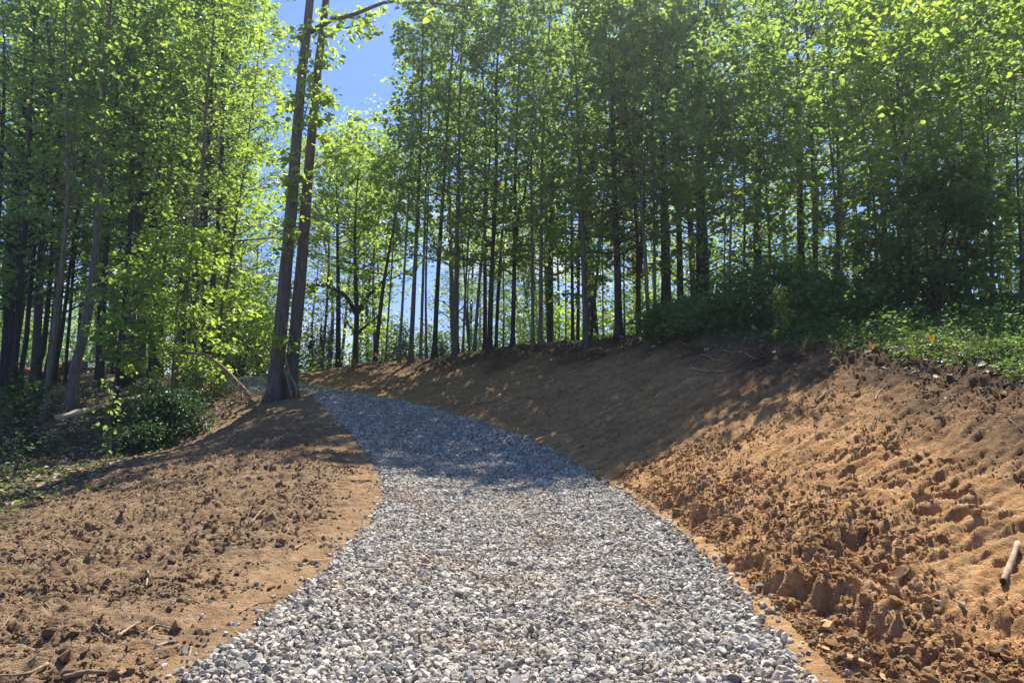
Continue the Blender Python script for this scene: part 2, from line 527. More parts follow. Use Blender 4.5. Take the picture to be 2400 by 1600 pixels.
def leaf_mat(name, dark, mid, light, tl=1.0, trans=.55, gloss=.05):
    """a thin leaf: reflects and lets light through; colour varies leaf by leaf and tree by tree"""
    t = NT(name)
    r = t.n("ShaderNodeObjectInfo").outputs["Random"]
    f = t.math('ADD', t.math('MULTIPLY', t.attr("tint"), .72), t.math('MULTIPLY', r, .28))
    c = t.ramp(f, [(.05, dark), (.5, mid), (.95, light)])
    ct = t.mix(1.0, c, (2.45 * tl, 2.15 * tl, 1.6 * tl), 'MULTIPLY')
    d = t.n("ShaderNodeBsdfDiffuse"); t.l(c, d.inputs["Color"])
    b = t.n("ShaderNodeBsdfTranslucent"); t.l(ct, b.inputs["Color"])
    m = t.n("ShaderNodeMixShader"); m.inputs[0].default_value = trans
    t.l(d.outputs[0], m.inputs[1]); t.l(b.outputs[0], m.inputs[2])
    g = t.n("ShaderNodeBsdfGlossy"); g.inputs["Roughness"].default_value = .38; g.inputs["Color"].default_value = (.9, .95, 1, 1)
    m2 = t.n("ShaderNodeMixShader"); m2.inputs[0].default_value = gloss
    t.l(m.outputs[0], m2.inputs[1]); t.l(g.outputs[0], m2.inputs[2])
    t.l(m2.outputs[0], t.out.inputs["Surface"])
    return t.m


M_LEAF = leaf_mat("spring_leaf", (.058, .115, .024), (.096, .165, .031), (.14, .21, .038), 1.5, .6)
M_LIME = leaf_mat("young_lime_leaf", (.095, .165, .024), (.138, .215, .032), (.185, .265, .04), 1.4, .6)
M_SHRUB = leaf_mat("shrub_leaf", (.05, .105, .036), (.08, .155, .045), (.12, .20, .055), 1.3, .5, .03)
M_EVERGREEN = leaf_mat("evergreen_shrub_leaf", (.018, .045, .014), (.03, .068, .02), (.055, .105, .028), .9, .4, .03)
M_CONIFER = leaf_mat("conifer_needles", (.018, .042, .02), (.03, .062, .03), (.05, .09, .04), .7, .3)
M_GRASS = leaf_mat("grass_blade", (.03, .052, .016), (.05, .085, .022), (.10, .12, .04), .8, .4, .02)
M_FERN = leaf_mat("fern_frond", (.13, .20, .03), (.18, .26, .035), (.24, .31, .05), 1.0)
M_WEED = leaf_mat("weed_leaf", (.045, .095, .022), (.08, .15, .03), (.14, .205, .05), 1.1, .5, .03)
t = NT("fallen_leaf")
c = t.ramp(t.attr("tint"), [(0, (.10, .06, .03)), (.4, (.24, .16, .09)), (.75, (.38, .29, .18)), (1, (.55, .47, .34))])
M_LITTER = t.surface(c, .8, None, .2)


def plain(name, col, rough=.5, metal=0.0, spec=.5):
    t = NT(name)
    k = t.noise(t.pos(obj=True), 8, 3)
    c = t.mix(t.rng(k, .3, .7, 0, .25), col, tuple(v * .7 for v in col))
    return t.surface(c, rough, None, spec, metal)


M_RED = plain("red_paint", (.42, .018, .022), .3)
M_BLACK = plain("black_paint", (.012, .013, .018), .22)
M_GLASS = plain("dark_window_glass", (.02, .025, .03), .06)
M_CHROME = plain("chrome", (.75, .76, .78), .15, 1.0)
M_TYRE = plain("tyre_rubber", (.02, .02, .02), .85)
M_TAN = plain("tan_boards", (.42, .34, .20), .8)
M_LAMP = plain("red_lamp", (.5, .03, .02), .2)
M_ORANGE = plain("orange_frame", (.85, .24, .03), .5)
M_WHITE = plain("white_paint", (.75, .76, .72), .6)
M_FLAG = leaf_mat("yellow_flag_plastic", (.45, .25, .015), (.50, .28, .015), (.55, .32, .02), .35, .5)
M_RIBBON = leaf_mat("orange_ribbon_plastic", (.75, .20, .12), (.78, .22, .13), (.8, .25, .15), .45, .5)
M_WIRE = plain("steel_wire", (.25, .25, .25), .4, 1.0)

# ------------------------------------------------------------------ sky and sun
world = bpy.data.worlds.new("World"); scene.world = world; world.use_nodes = True
nt = world.node_tree; nt.nodes.clear()
wo = nt.nodes.new("ShaderNodeOutputWorld"); bg = nt.nodes.new("ShaderNodeBackground")
sky = nt.nodes.new("ShaderNodeTexSky"); sky.sky_type = 'NISHITA'; sky.sun_disc = False
sky.sun_elevation, sky.sun_rotation = SUN_EL, SUN_AZ
sky.air_density, sky.dust_density, sky.ozone_density = 1.0, .15, 3.0
tc = nt.nodes.new("ShaderNodeTexCoord"); mp = nt.nodes.new("ShaderNodeMapping"); mp.inputs["Scale"].default_value = (1, 1, 2.6)
nz = nt.nodes.new("ShaderNodeTexNoise"); nz.inputs["Scale"].default_value = 3.2; nz.inputs["Detail"].default_value = 7; nz.inputs["Roughness"].default_value = .55
mr = nt.nodes.new("ShaderNodeMapRange"); mr.inputs[1].default_value = .53; mr.inputs[2].default_value = .72
sx = nt.nodes.new("ShaderNodeSeparateXYZ"); lo = nt.nodes.new("ShaderNodeMapRange")
lo.inputs[1].default_value = .32; lo.inputs[2].default_value = .16
mul = nt.nodes.new("ShaderNodeMath"); mul.operation = 'MULTIPLY'
mixc = nt.nodes.new("ShaderNodeMixRGB"); mixc.inputs[2].default_value = (7.5, 7.8, 8.4, 1)
tintn = nt.nodes.new("ShaderNodeMixRGB"); tintn.blend_type = 'MULTIPLY'; tintn.inputs[0].default_value = 1; tintn.inputs[2].default_value = (.55, .675, .94, 1)
low = nt.nodes.new("ShaderNodeMixRGB"); low.blend_type = 'MULTIPLY'; low.inputs[2].default_value = (.50, .60, .84, 1)
lz = nt.nodes.new("ShaderNodeMapRange"); lz.inputs[1].default_value = .02; lz.inputs[2].default_value = .5; lz.inputs[3].default_value = 1; lz.inputs[4].default_value = 0
for a, b in [(tc.outputs["Generated"], mp.inputs[0]), (mp.outputs[0], nz.inputs["Vector"]), (nz.outputs["Fac"], mr.inputs[0]),
             (tc.outputs["Generated"], sx.inputs[0]), (sx.outputs["Z"], lo.inputs[0]), (mr.outputs[0], mul.inputs[0]), (lo.outputs[0], mul.inputs[1]),
             (sky.outputs[0], tintn.inputs[1]), (tintn.outputs[0], low.inputs[1]), (sx.outputs["Z"], lz.inputs[0]), (lz.outputs[0], low.inputs[0]), (low.outputs[0], mixc.inputs[1]), (mul.outputs[0], mixc.inputs[0]), (mixc.outputs[0], bg.inputs["Color"]), (bg.outputs[0], wo.inputs["Surface"])]:
    nt.links.new(a, b)
bg.inputs["Strength"].default_value = 0.10

sd = np.array([math.sin(SUN_AZ) * math.cos(SUN_EL), math.cos(SUN_AZ) * math.cos(SUN_EL), math.sin(SUN_EL)])
sun = bpy.data.lights.new("sun", 'SUN'); sun.energy = 5.0; sun.angle = math.radians(.53); sun.color = (1.0, .95, .86)
so = bpy.data.objects.new("sun", sun); COL.objects.link(so)
so.location = (10, 40, 60)
so.rotation_euler = Vector(-sd).to_track_quat('-Z', 'Y').to_euler()
scene.view_settings.view_transform = 'Standard'; scene.view_settings.look = 'None'
scene.view_settings.exposure = 1.0; scene.view_settings.gamma = 1.0
scene.cycles.max_bounces = 6; scene.cycles.diffuse_bounces = 4; scene.cycles.transmission_bounces = 5; scene.cycles.glossy_bounces = 2
scene.cycles.use_denoising = True
scene.cycles.sample_clamp_indirect = 6.0
scene.cycles.caustics_reflective = False; scene.cycles.caustics_refractive = False

# ------------------------------------------------------------------ ground: one sheet, finest near the path
def axis(fine0, fine1, step, growth, end):
    a = list(np.arange(fine0, fine1, step))
    s = step
    while a[-1] < end: s *= growth; a.append(a[-1] + s)
    b, s = [a[0]], step
    while b[-1] > -end: s *= growth; b.append(b[-1] - s)
    return np.array(b[::-1][:-1] + a)


gx = axis(-4.6, 5.2, .0145, 1.02, 420)
gy = [2.35]
while gy[-1] < 38: gy.append(gy[-1] + .0034 * gy[-1])
s = gy[-1] * .0034
while gy[-1] < 500: s *= 1.06; gy.append(gy[-1] + s)
b, s = [2.35], .02
while b[-1] > -70: s *= 1.15; b.append(b[-1] - s)
gy = np.array(b[::-1][:-1] + gy)
GX, GY = np.meshgrid(gx, gy)
x, y = GX.ravel(), GY.ravel()
z = Hfull(x, y)
sl, sr, on, co, forest, clay, topsoil = masks(x, y)
clay = np.clip(clay * sstep(26, 14, y) * .9 + (sr > 0) * .25 + (sl > 0) * sstep(.9, .1, sl) * .25, 0, 1)
nx, ny = len(gx), len(gy)
i = np.arange(ny - 1)[:, None] * nx; j = np.arange(nx - 1)[None]
q = np.stack([i + j, i + j + 1, i + nx + j + 1, i + nx + j], -1).reshape(-1, 4)
me = mesh_np("ground", np.c_[x, y, z], [q], {"clay": clay, "forest": forest, "topsoil": topsoil}, True, [M_SOIL])
link("ground", me, kind="structure")
GI, GJ = gx, gy
ZG = z.reshape(ny, nx)


def Hq(X, Y):
    """height of the finished ground sheet"""
    X, Y = np.asarray(X, float), np.asarray(Y, float)
    i = np.clip(np.searchsorted(gx, X) - 1, 0, nx - 2); j = np.clip(np.searchsorted(gy, Y) - 1, 0, ny - 2)
    u = np.clip((X - gx[i]) / (gx[i + 1] - gx[i]), 0, 1); v = np.clip((Y - gy[j]) / (gy[j + 1] - gy[j]), 0, 1)
    return (ZG[j, i] * (1 - u) + ZG[j, i + 1] * u) * (1 - v) + (ZG[j + 1, i] * (1 - u) + ZG[j + 1, i + 1] * u) * v


# gravel bed: a thin sheet following the ground
py_ = np.concatenate([np.arange(-12, 33, .12)])
pw = np.linspace(0, 1, 26)
A, B = xL(py_) + .10, xR(py_) - .06
PX = A[:, None] + (B - A)[:, None] * pw[None]; PY = np.repeat(py_[:, None], 26, 1)
wob = .10 * fbm(PX * 0 + PY * 1.3, PX * .2, 3, 33)
PX = PX + wob * (2 * np.abs(pw[None] - .5)) ** 3
PZ = Hbase(PX, PY) + .018 - .04 * (2 * np.abs(pw[None] - .5)) ** 8
n0, n1 = PX.shape
i = np.arange(n0 - 1)[:, None] * n1; j = np.arange(n1 - 1)[None]
q = np.stack([i + j, i + j + 1, i + n1 + j + 1, i + n1 + j], -1).reshape(-1, 4)
link("path", mesh_np("path", np.c_[PX.ravel(), PY.ravel(), PZ.ravel()], [q], None, True, [M_BED]), kind="structure")


# ------------------------------------------------------------------ lumps: crushed stone and clods
def ico(sub):
    import bmesh
    bm = bmesh.new(); bmesh.ops.create_icosphere(bm, subdivisions=sub, radius=1)
    V = np.array([v.co[:] for v in bm.verts]); T = np.array([[v.index for v in f.verts] for f in bm.faces]); bm.free()
    return V, T


def chipped(sub, nplanes, jit, n, flat=(.55, .9)):
    V0, T = ico(sub); out = []
    for _ in range(n):
        V = V0 * (1 + jit * RNG.standard_normal((len(V0), 1)))
        V = V * np.array([1, RNG.uniform(.65, .95), RNG.uniform(*flat)])
        for _ in range(nplanes):
            d = RNG.standard_normal(3); d /= np.linalg.norm(d)
            o = RNG.uniform(.38, .72) * np.abs(V @ d).max()
            e = V @ d - o
            V = V - np.clip(e, 0, None)[:, None] * d
        out.append(V / np.abs(V).max())
    return np.array(out), T


def rotm(n, tilt=.6):
    a = RNG.uniform(0, 2 * math.pi, n); b = RNG.normal(0, tilt, n); c = RNG.normal(0, tilt, n)
    ca, sa, cb, sb, cc, sc = np.cos(a), np.sin(a), np.cos(b), np.sin(b), np.cos(c), np.sin(c)
    Z = np.zeros(n); O = np.ones(n)
    Rz = np.stack([ca, -sa, Z, sa, ca, Z, Z, Z, O], -1).reshape(n, 3, 3)
    Rx = np.stack([O, Z, Z, Z, cb, -sb, Z, sb, cb], -1).reshape(n, 3, 3)
    Ry = np.stack([cc, Z, sc, Z, O, Z, -sc, Z, cc], -1).reshape(n, 3, 3)
    return Rx @ Ry @ Rz


def scatter_lumps(P, size, lib, T, tilt=.6):
    n = len(P); k = RNG.integers(0, len(lib), n)
    V = np.einsum('nij,nvj->nvi', rotm(n, tilt), lib[k] * size[:, None, None]) + P[:, None]
    m = lib.shape[1]
    return V.reshape(-1, 3), (T[None] + (np.arange(n) * m)[:, None, None]).reshape(-1, 3), m


def jgrid(x0, x1, y0, y1, s):
    a, b = np.meshgrid(np.arange(x0, x1, s), np.arange(y0, y1, s))
    return a.ravel() + RNG.uniform(-.5, .5, a.size) * s, b.ravel() + RNG.uniform(-.5, .5, a.size) * s


def on_gravel(x, y):
    e = .09 * fbm(x * 2.2, y * 2.2, 3, 77) + .04 * RNG.standard_normal(len(x))
    return (x > xL(y) + e + .03) & (x < xR(y) - e - .03)


libA, TA = chipped(2, 9, .05, 40)
libB, TB = chipped(1, 4, .10, 40)
VV, TT, AA, off = [], [], [], 0
for (y0, y1, s, lib, T, layers) in [(2.4, 5.4, .028, libA, TA, 2), (5.4, 12, .031, libB, TB, 2), (12, 24, .045, libB, TB, 2), (24, 32, .075, libB, TB, 1)]:
    for lay in range(layers):
        x, y = jgrid(-17 if y1 > 20 else -6, 4, y0, y1, s)
        m = on_gravel(x, y) & (np.abs(x) < .78 * y + 1)
        x, y = x[m], y[m]
        size = np.clip(np.exp(RNG.normal(math.log(.0180), .33, len(x))), .009, .040) * (s / .030) ** .5
        z = Hbase(x, y) + .016 + lay * .012 + RNG.uniform(0, .012, len(x)) + .018 * fbm(x * 3, y * 3, 2, 12)
        d = np.minimum(x - xL(y), xR(y) - x)
        z -= .03 * sstep(.25, .0, d)
        V, FF, m = scatter_lumps(np.c_[x, y, z], size, lib, T)
        VV.append(V); TT.append(FF + off); off += len(V)
        AA.append(np.repeat(np.clip(RNG.beta(1.5, 1.35, len(x)) * .97 + (RNG.random(len(x)) < .006) * 1.0, 0, 1), m))
# strays kicked over the edges
x = np.concatenate([xL(q_) - np.abs(RNG.normal(0, .16, 260)) for q_ in [RNG.uniform(2.6, 11, 260)] for _ in [0]])
ys = RNG.uniform(2.6, 12, 420); side = RNG.random(420) < .5
xs = np.where(side, xL(ys) - np.abs(RNG.normal(0, .13, 420)), xR(ys) + np.abs(RNG.normal(0, .08, 420)))
V, FF, m = scatter_lumps(np.c_[xs, ys, Hq(xs, ys) + .006], np.clip(np.exp(RNG.normal(math.log(.013), .4, 420)), .005, .03), libB, TB)
VV.append(V); TT.append(FF + off); AA.append(np.repeat(RNG.beta(1.5, 1.5, 420) * .97, m))
link("gravel", mesh_np("gravel", np.vstack(VV), [np.vstack(TT)], {"tint": np.concatenate(AA)}, False, [M_STONE]), kind="stuff")

# clods of dug soil
V0, TC = ico(2)
libC = []
for k in range(30):
    n = np.array([perlin(V0[:, 0] * 1.6 + k, V0[:, 1] * 1.6 + V0[:, 2] * 1.3, k), perlin(V0[:, 0] * 3.5 + k, V0[:, 2] * 3.5 + V0[:, 1] * 2, k + 9)])
    V = V0 * (1 + .45 * n[0] + .4 * n[1] + .13 * RNG.standard_normal(len(V0)))[:, None] * np.array([1, RNG.uniform(.6, 1), RNG.uniform(.5, .85)])
    for _ in range(4):
        d_ = RNG.standard_normal(3); d_ /= np.linalg.norm(d_)
        V = V - np.clip(V @ d_ - RNG.uniform(.4, .75) * np.abs(V @ d_).max(), 0, None)[:, None] * d_
    libC.append(V / np.abs(V).max())
libC = np.array(libC)
libD = libC[:, :12]; TD = ico(1)[1]
V1, TD = ico(1)
libD = np.array([(V1 * (1 + .36 * RNG.standard_normal((len(V1), 1)))) * np.array([1, .8, .7]) for _ in range(30)])
VV, TT, off, XY = [], [], 0, []


def clods(n, x, y, size, lib, T, keep):
    global off
    m = keep
    x, y, size = x[m], y[m], size[m]
    z = Hq(x, y) + size * .18
    V, FF, k = scatter_lumps(np.c_[x, y, z], size, lib, T)
    VV.append(V); TT.append(FF + off); off += len(V); XY.append(np.c_[np.repeat(x, k), np.repeat(y, k)])


n = 90000
y = 2.5 + 7.5 * RNG.random(n) ** 1.35; x = xR(y) + .12 + (5.2) * RNG.random(n) ** 1.25
dens = .10 + .8 * fbm(x * 1.1, y * 1.1, 3, 41) + .75 * np.maximum(sstep(1.6, .6, x - xR(y)), sstep(4.4, 3.5, y))
clods(n, x, y, np.clip(np.exp(RNG.normal(math.log(.0075), .7, n)), .003, .05), libC, TC, (RNG.random(n) < dens) & (x < .72 * y + .3) & (RNG.random(n) > .75 * track(x, y)[0]))
n = 300
y = 2.7 + 4.6 * RNG.random(n); x = xR(y) + .25 + 2.2 * RNG.random(n)
clods(n, x, y, np.clip(np.exp(RNG.normal(math.log(.038), .35, n)), .02, .095), libC, TC, (RNG.random(n) < .3 + fbm(x * 1.1, y * 1.1, 3, 41) + .5 * sstep(5.2, 3.2, y)) & (x < .72 * y + .3))
n = 120000
y = 2.5 + 13 * RNG.random(n) ** 1.3; x = xL(y) - .1 - 6.5 * RNG.random(n)
dens = .5 + fbm(x * 1.1, y * 2.2, 3, 42) + .2 * sstep(6, 3.5, y) - .6 * sstep(.8, .1, xL(y) - x)
clods(n, x, y, np.clip(np.exp(RNG.normal(math.log(.0085), .6, n)), .003, .04), libD, TD, (RNG.random(n) < dens) & (x > -.74 * y - .3))
n = 26000
y = 7 + 16 * RNG.random(n); x = xR(y) + .1 + 7 * RNG.random(n)
clods(n, x, y, np.clip(np.exp(RNG.normal(math.log(.012), .5, n)), .005, .05), libD, TD, (RNG.random(n) < .30 + .7 * sstep(-1.8, -.2, crest_off(x, y))) & (crest_off(x, y) < .3))
XY = np.vstack(XY)
_, sr, _, _, fo, cl, tp = masks(XY[:, 0], XY[:, 1])
link("soil_clods", mesh_np("soil_clods", np.vstack(VV), [np.vstack(TT)], {"clay": np.clip(cl * .85, 0, 1), "forest": fo * .4, "topsoil": tp}, False, [M_CLOD]), kind="stuff")

# ------------------------------------------------------------------ foliage
TAN = math.tan(SUN_EL)


def leaves(P, size, out=None, tilt=.55, droop=.35, fancy=True, width=.36, tint=None):
    """one folded, pointed blade per point; returns verts, quads, tint"""
    n = len(P)
    s = size * np.clip(RNG.normal(1, .35, n), .35, 2.0)
    h = RNG.uniform(0, 2 * math.pi, n)
    a = np.stack([np.cos(h), np.sin(h), -np.abs(RNG.normal(droop, .35, n))], -1)
    if out is not None: a[:, :2] += out[:, :2] * .6
    a /= np.linalg.norm(a, axis=1)[:, None]
    nv = np.stack([RNG.normal(0, tilt, n), RNG.normal(0, tilt, n), np.ones(n)], -1)
    b = np.cross(nv, a); b /= np.linalg.norm(b, axis=1)[:, None] + 1e-9
    c = np.cross(a, b)
    S = s[:, None]
    if fancy:
        f = RNG.uniform(.02, .2, n)[:, None]
        V = np.stack([P, P + S * (.22 * a + width * b + f * c), P + S * (.66 * a + width * .85 * b + f * c * .8), P + S * (a - .12 * c),
                      P + S * (.66 * a - width * .85 * b + f * c * .8), P + S * (.22 * a - width * b + f * c)], 1)
        q = np.array([[0, 1, 2, 3], [0, 3, 4, 5]])
        k = 6
    else:
        V = np.stack([P, P + S * (.45 * a + width * 1.15 * b + .1 * c), P + S * a, P + S * (.45 * a - width * 1.15 * b + .1 * c)], 1)
        q = np.array([[0, 1, 2, 3]]); k = 4
    Q = (q[None] + (np.arange(n) * k)[:, None, None]).reshape(-1, 4)
    tn = RNG.random(n) if tint is None else np.clip(tint + RNG.normal(0, .22, n), 0, 1)
    return V.reshape(-1, 3), Q, np.repeat(tn, k)


GAP0, GAP1 = (770 * K - 1200) / F, (893 * K - 1200) / F


def grow(line, r0, r1, crown_from, R, nbr, leaf, per, fancy=True, rise=.5, wood=None, reach=1.0, sub=5, clear_gap=False, low=0.0, sides=8, limbs=(), sprigs=()):
    """line: trunk centre line, foot to tip.  Returns (wood Geo, leaf arrays)"""
    g = wood or Geo()
    n = len(line)
    seg = np.r_[0, np.cumsum(np.linalg.norm(np.diff(line, axis=0), axis=1))]
    L = seg[-1]; tt = seg / L
    rad = r0 * (1 - tt) ** .8 * (1 - r1) + r0 * r1 * (1 - tt * .85)
    rad = rad * (1 + .75 * np.exp(-seg / (r0 * 1.8)))
    g.tube(line, rad, sides, lump=.12)
    cl, co = [], []
    az = RNG.uniform(0, 6.28)
    def in_gap(p): return clear_gap and GAP0 < p[0] / max(p[1], 1) < GAP1 and p[2] - CAM[2] > .34 * p[1]
    at = lambda u: np.array([np.interp(u, tt, line[:, k]) for k in range(3)])
    for k in range(nbr):
        u = crown_from + (1 - crown_from) * ((k + RNG.random()) / nbr) ** .9
        u = min(u, .985)
        az += 2.4 + RNG.normal(0, .5)
        rel = (u - crown_from) / (1 - crown_from)
        bl = R * (.45 + .75 * math.sin(math.pi * min(1, rel * .85 + .12)) ** .8) * RNG.uniform(.6, 1.15) * (1 - .35 * rel ** 3)
        el = RNG.normal(rise * (.4 + .9 * rel), .2)
        d = np.array([math.cos(az) * math.cos(el), math.sin(az) * math.cos(el), math.sin(el)])
        b0 = at(u)
        m = 6
        f = np.linspace(0, 1, m)[:, None]
        br = b0 + d * bl * f + np.array([0, 0, 1]) * bl * (.22 * f ** 2 if rise > .3 else -.10 * f ** 2) + RNG.normal(0, .05 * bl, (m, 3)) * f
        if in_gap(br[-1]) or in_gap(br[3]): continue
        rb = max(.006, np.interp(u, tt, rad) * .42)
        g.tube(br, np.linspace(rb, .004, m), 4, cap=False)
        for q in range(sub):
            v = RNG.uniform(.25, 1)
            s0 = br[0] * (1 - v) + br[-1] * v if False else np.array([np.interp(v, f[:, 0], br[:, c]) for c in range(3)])
            dd = d + RNG.normal(0, .65, 3); dd[2] *= .55; dd /= np.linalg.norm(dd)
            sl_ = bl * RNG.uniform(.22, .5)
            tw = s0 + dd * sl_ * np.array([0, .5, 1])[:, None] - np.array([0, 0, .1]) * sl_ * np.array([0, .3, 1])[:, None]
            if in_gap(tw[-1]): continue
            g.tube(tw, [.005, .004, .002], 3, cap=False)
            for w in (.35, .65, .85, 1.0):
                cl.append(s0 + dd * sl_ * w); co.append(dd)
        for w in (.6, .8, 1):
            cl.append(np.array([np.interp(w, f[:, 0], br[:, c]) for c in range(3)])); co.append(d)
    for lp, lr, nl in limbs:
        lp = smooth_line(lp, 16)
        g.tube(lp, np.linspace(lr, lr * .25, 16), 6, lump=.15)
        for q in range(nl):
            v = RNG.uniform(.25, 1); s0 = lp[int(v * 15)]
            dd = RNG.normal(0, 1, 3); dd[2] = abs(dd[2]) * .3 - .25; dd /= np.linalg.norm(dd)
            e = s0 + dd * RNG.uniform(.3, .9)
            g.tube([s0, (s0 + e) / 2 + [0, 0, .05], e], [.008, .005, .002], 3, cap=False)
            for w in (.5, .75, 1): cl.append(s0 + (e - s0) * w); co.append(dd)
    for sp, ln in sprigs:
        for q in range(3):
            dd = RNG.normal(0, 1, 3); dd[1] = -abs(dd[1]); dd[2] = abs(dd[2]) * .4; dd /= np.linalg.norm(dd)
            e = np.asarray(sp) + dd * ln
            g.tube([sp, e], [.006, .002], 3, cap=False)
            for w in (.4, .7, 1): cl.append(np.asarray(sp) + (e - sp) * w); co.append(dd)
    cl, co = np.array(cl), np.array(co)
    nper = np.maximum(1, RNG.poisson(per, len(cl)))
    P = np.repeat(cl, nper, 0); O = np.repeat(co, nper, 0)
    P = P + RNG.normal(0, leaf * 1.0, P.shape) * np.array([1, 1, .75])
    ctint = np.repeat(np.clip(RNG.normal(.5, .3, len(cl)), 0, 1), nper)
    if clear_gap:
        s = P[:, 0] / P[:, 1]
        k = ~((s > GAP0) & (s < GAP1) & (P[:, 2] - CAM[2] > .34 * P[:, 1]))
        P, O, ctint = P[k], O[k], ctint[k]
    V, Q, T = leaves(P, leaf * 1.25, O, fancy=fancy, tint=ctint)
    return g, V, Q, T


def make_tree(name, label, foot, line, r0, mat, leafmat, group=None, cat="tree", crown="crown", trunk="trunk", **kw):
    root = thing(name, label, cat, foot, group)
    g, V, Q, T = grow(line, r0, leafmat_r1(kw), **kw)
    link(trunk, g.mesh(trunk, mat, True, foot), root)
    if len(V):
        link(crown, mesh_np(crown, V - np.asarray(foot), [Q], {"tint": T}, False, [leafmat]), root)
    return root


def leafmat_r1(kw): return kw.pop("r1", .25)


def ztop_cap(x, y, want):
    """crowns stand no taller than lets the sun reach the near ground, as it does in the photograph"""
    return min(want, TAN * max(1.0, y - 10.6) + .4)


def trunk_line(pts, d, ztop, lean_d=0.0, n=22, x_extra=None):
    P = [W(px, py, d) for px, py in pts]
    base = P[0].copy(); base[2] = min(Hs(base[0], base[1]), base[2] + .3) - .12 if True else base[2]
    base[2] = Hs(base[0], base[1]) - .12
    P[0] = base
    P = [P[0]] + [p for p in P[1:] if p[2] > base[2] + .3]
    top = P[-1]
    if ztop > top[2] + .5:
        a = P[-2] if len(P) > 2 else P[0]
        dv = (top - a) / max(.5, top[2] - a[2])
        dv[:2] = np.clip(dv[:2], -.12, .12)
        e = top + dv * (ztop - top[2]); e[:2] += RNG.normal(0, .15, 2)
        P.append((top * .5 + e * .5) + np.r_[RNG.normal(0, .06, 2), 0]); P.append(e)
    P = np.array(P)
    P[:, 1] += lean_d * np.linspace(0, 1, len(P))
    return smooth_line(P, n)


# ---- the twin-trunk poplar at the bend
ft = W(664, 938, 20.0); ft[2] = Hs(ft[0], ft[1]) - .1
root = thing("twin_trunk_tree", "tall poplar with two grey trunks rising from one foot beside the gravel bend", "tree", ft)
tl = trunk_line([(641, 934), (650, 850), (664, 700), (682, 500), (705, 200), (727, 0)], 19.9, 22)
tr = trunk_line([(678, 926), (686, 840), (704, 650), (722, 420), (742, 190), (764, 0)], 20.25, 21)
limb = [W(*p) for p in [(727, 75, 19.9), (754, 61, 19.7), (785, 44, 19.5), (826, 36, 19.3), (860, 22, 19.1), (911, 4, 18.9), (955, 8, 18.8), (1006, 7, 18.7), (1091, 17, 18.6)]]
limb2 = [W(*p) for p in [(745, 96, 20.2), (771, 83, 20.2), (795, 71, 20.1), (833, 61, 20), (884, 50, 20)]]
limb3 = [W(*p) for p in [(700, 330, 20), (720, 250, 20.2), (732, 225, 20.3), (741, 120, 20.3)]]
sprL = [(W(px, py, 19.6), .3) for px, py in [(676, 520), (668, 590), (690, 430), (686, 555), (700, 300), (712, 210), (715, 150), (657, 800), (672, 815), (690, 250), (684, 380), (720, 90)]]
sprR = [(W(px, py, 19.95), .45) for px, py in [(715, 470), (735, 330), (745, 250), (752, 180), (760, 240), (740, 290), (728, 420), (748, 120), (765, 90), (772, 250), (755, 280), (762, 160)]]
g, V1_, Q1_, T1_ = grow(tl, .198, .5, .62, 2.0, 26, .12, 4, rise=.5, limbs=[(limb, .075, 14)], sprigs=sprL, sides=12)
link("trunk", g.mesh("trunk", M_TWIN, True, ft), root)
g, V2_, Q2_, T2_ = grow(tr, .183, .5, .66, 1.6, 22, .12, 4, rise=.5, limbs=[(limb2, .035, 10), (limb3, .02, 4)], sprigs=sprR, sides=12)
link("trunk", g.mesh("trunk", M_TWIN, True, ft), root)
link("crown", mesh_np("crown", np.vstack([V1_, V2_]) - ft, [np.vstack([Q1_, Q2_ + len(V1_)])], {"tint": np.r_[T1_, T2_]}, False, [M_LIME]), root)

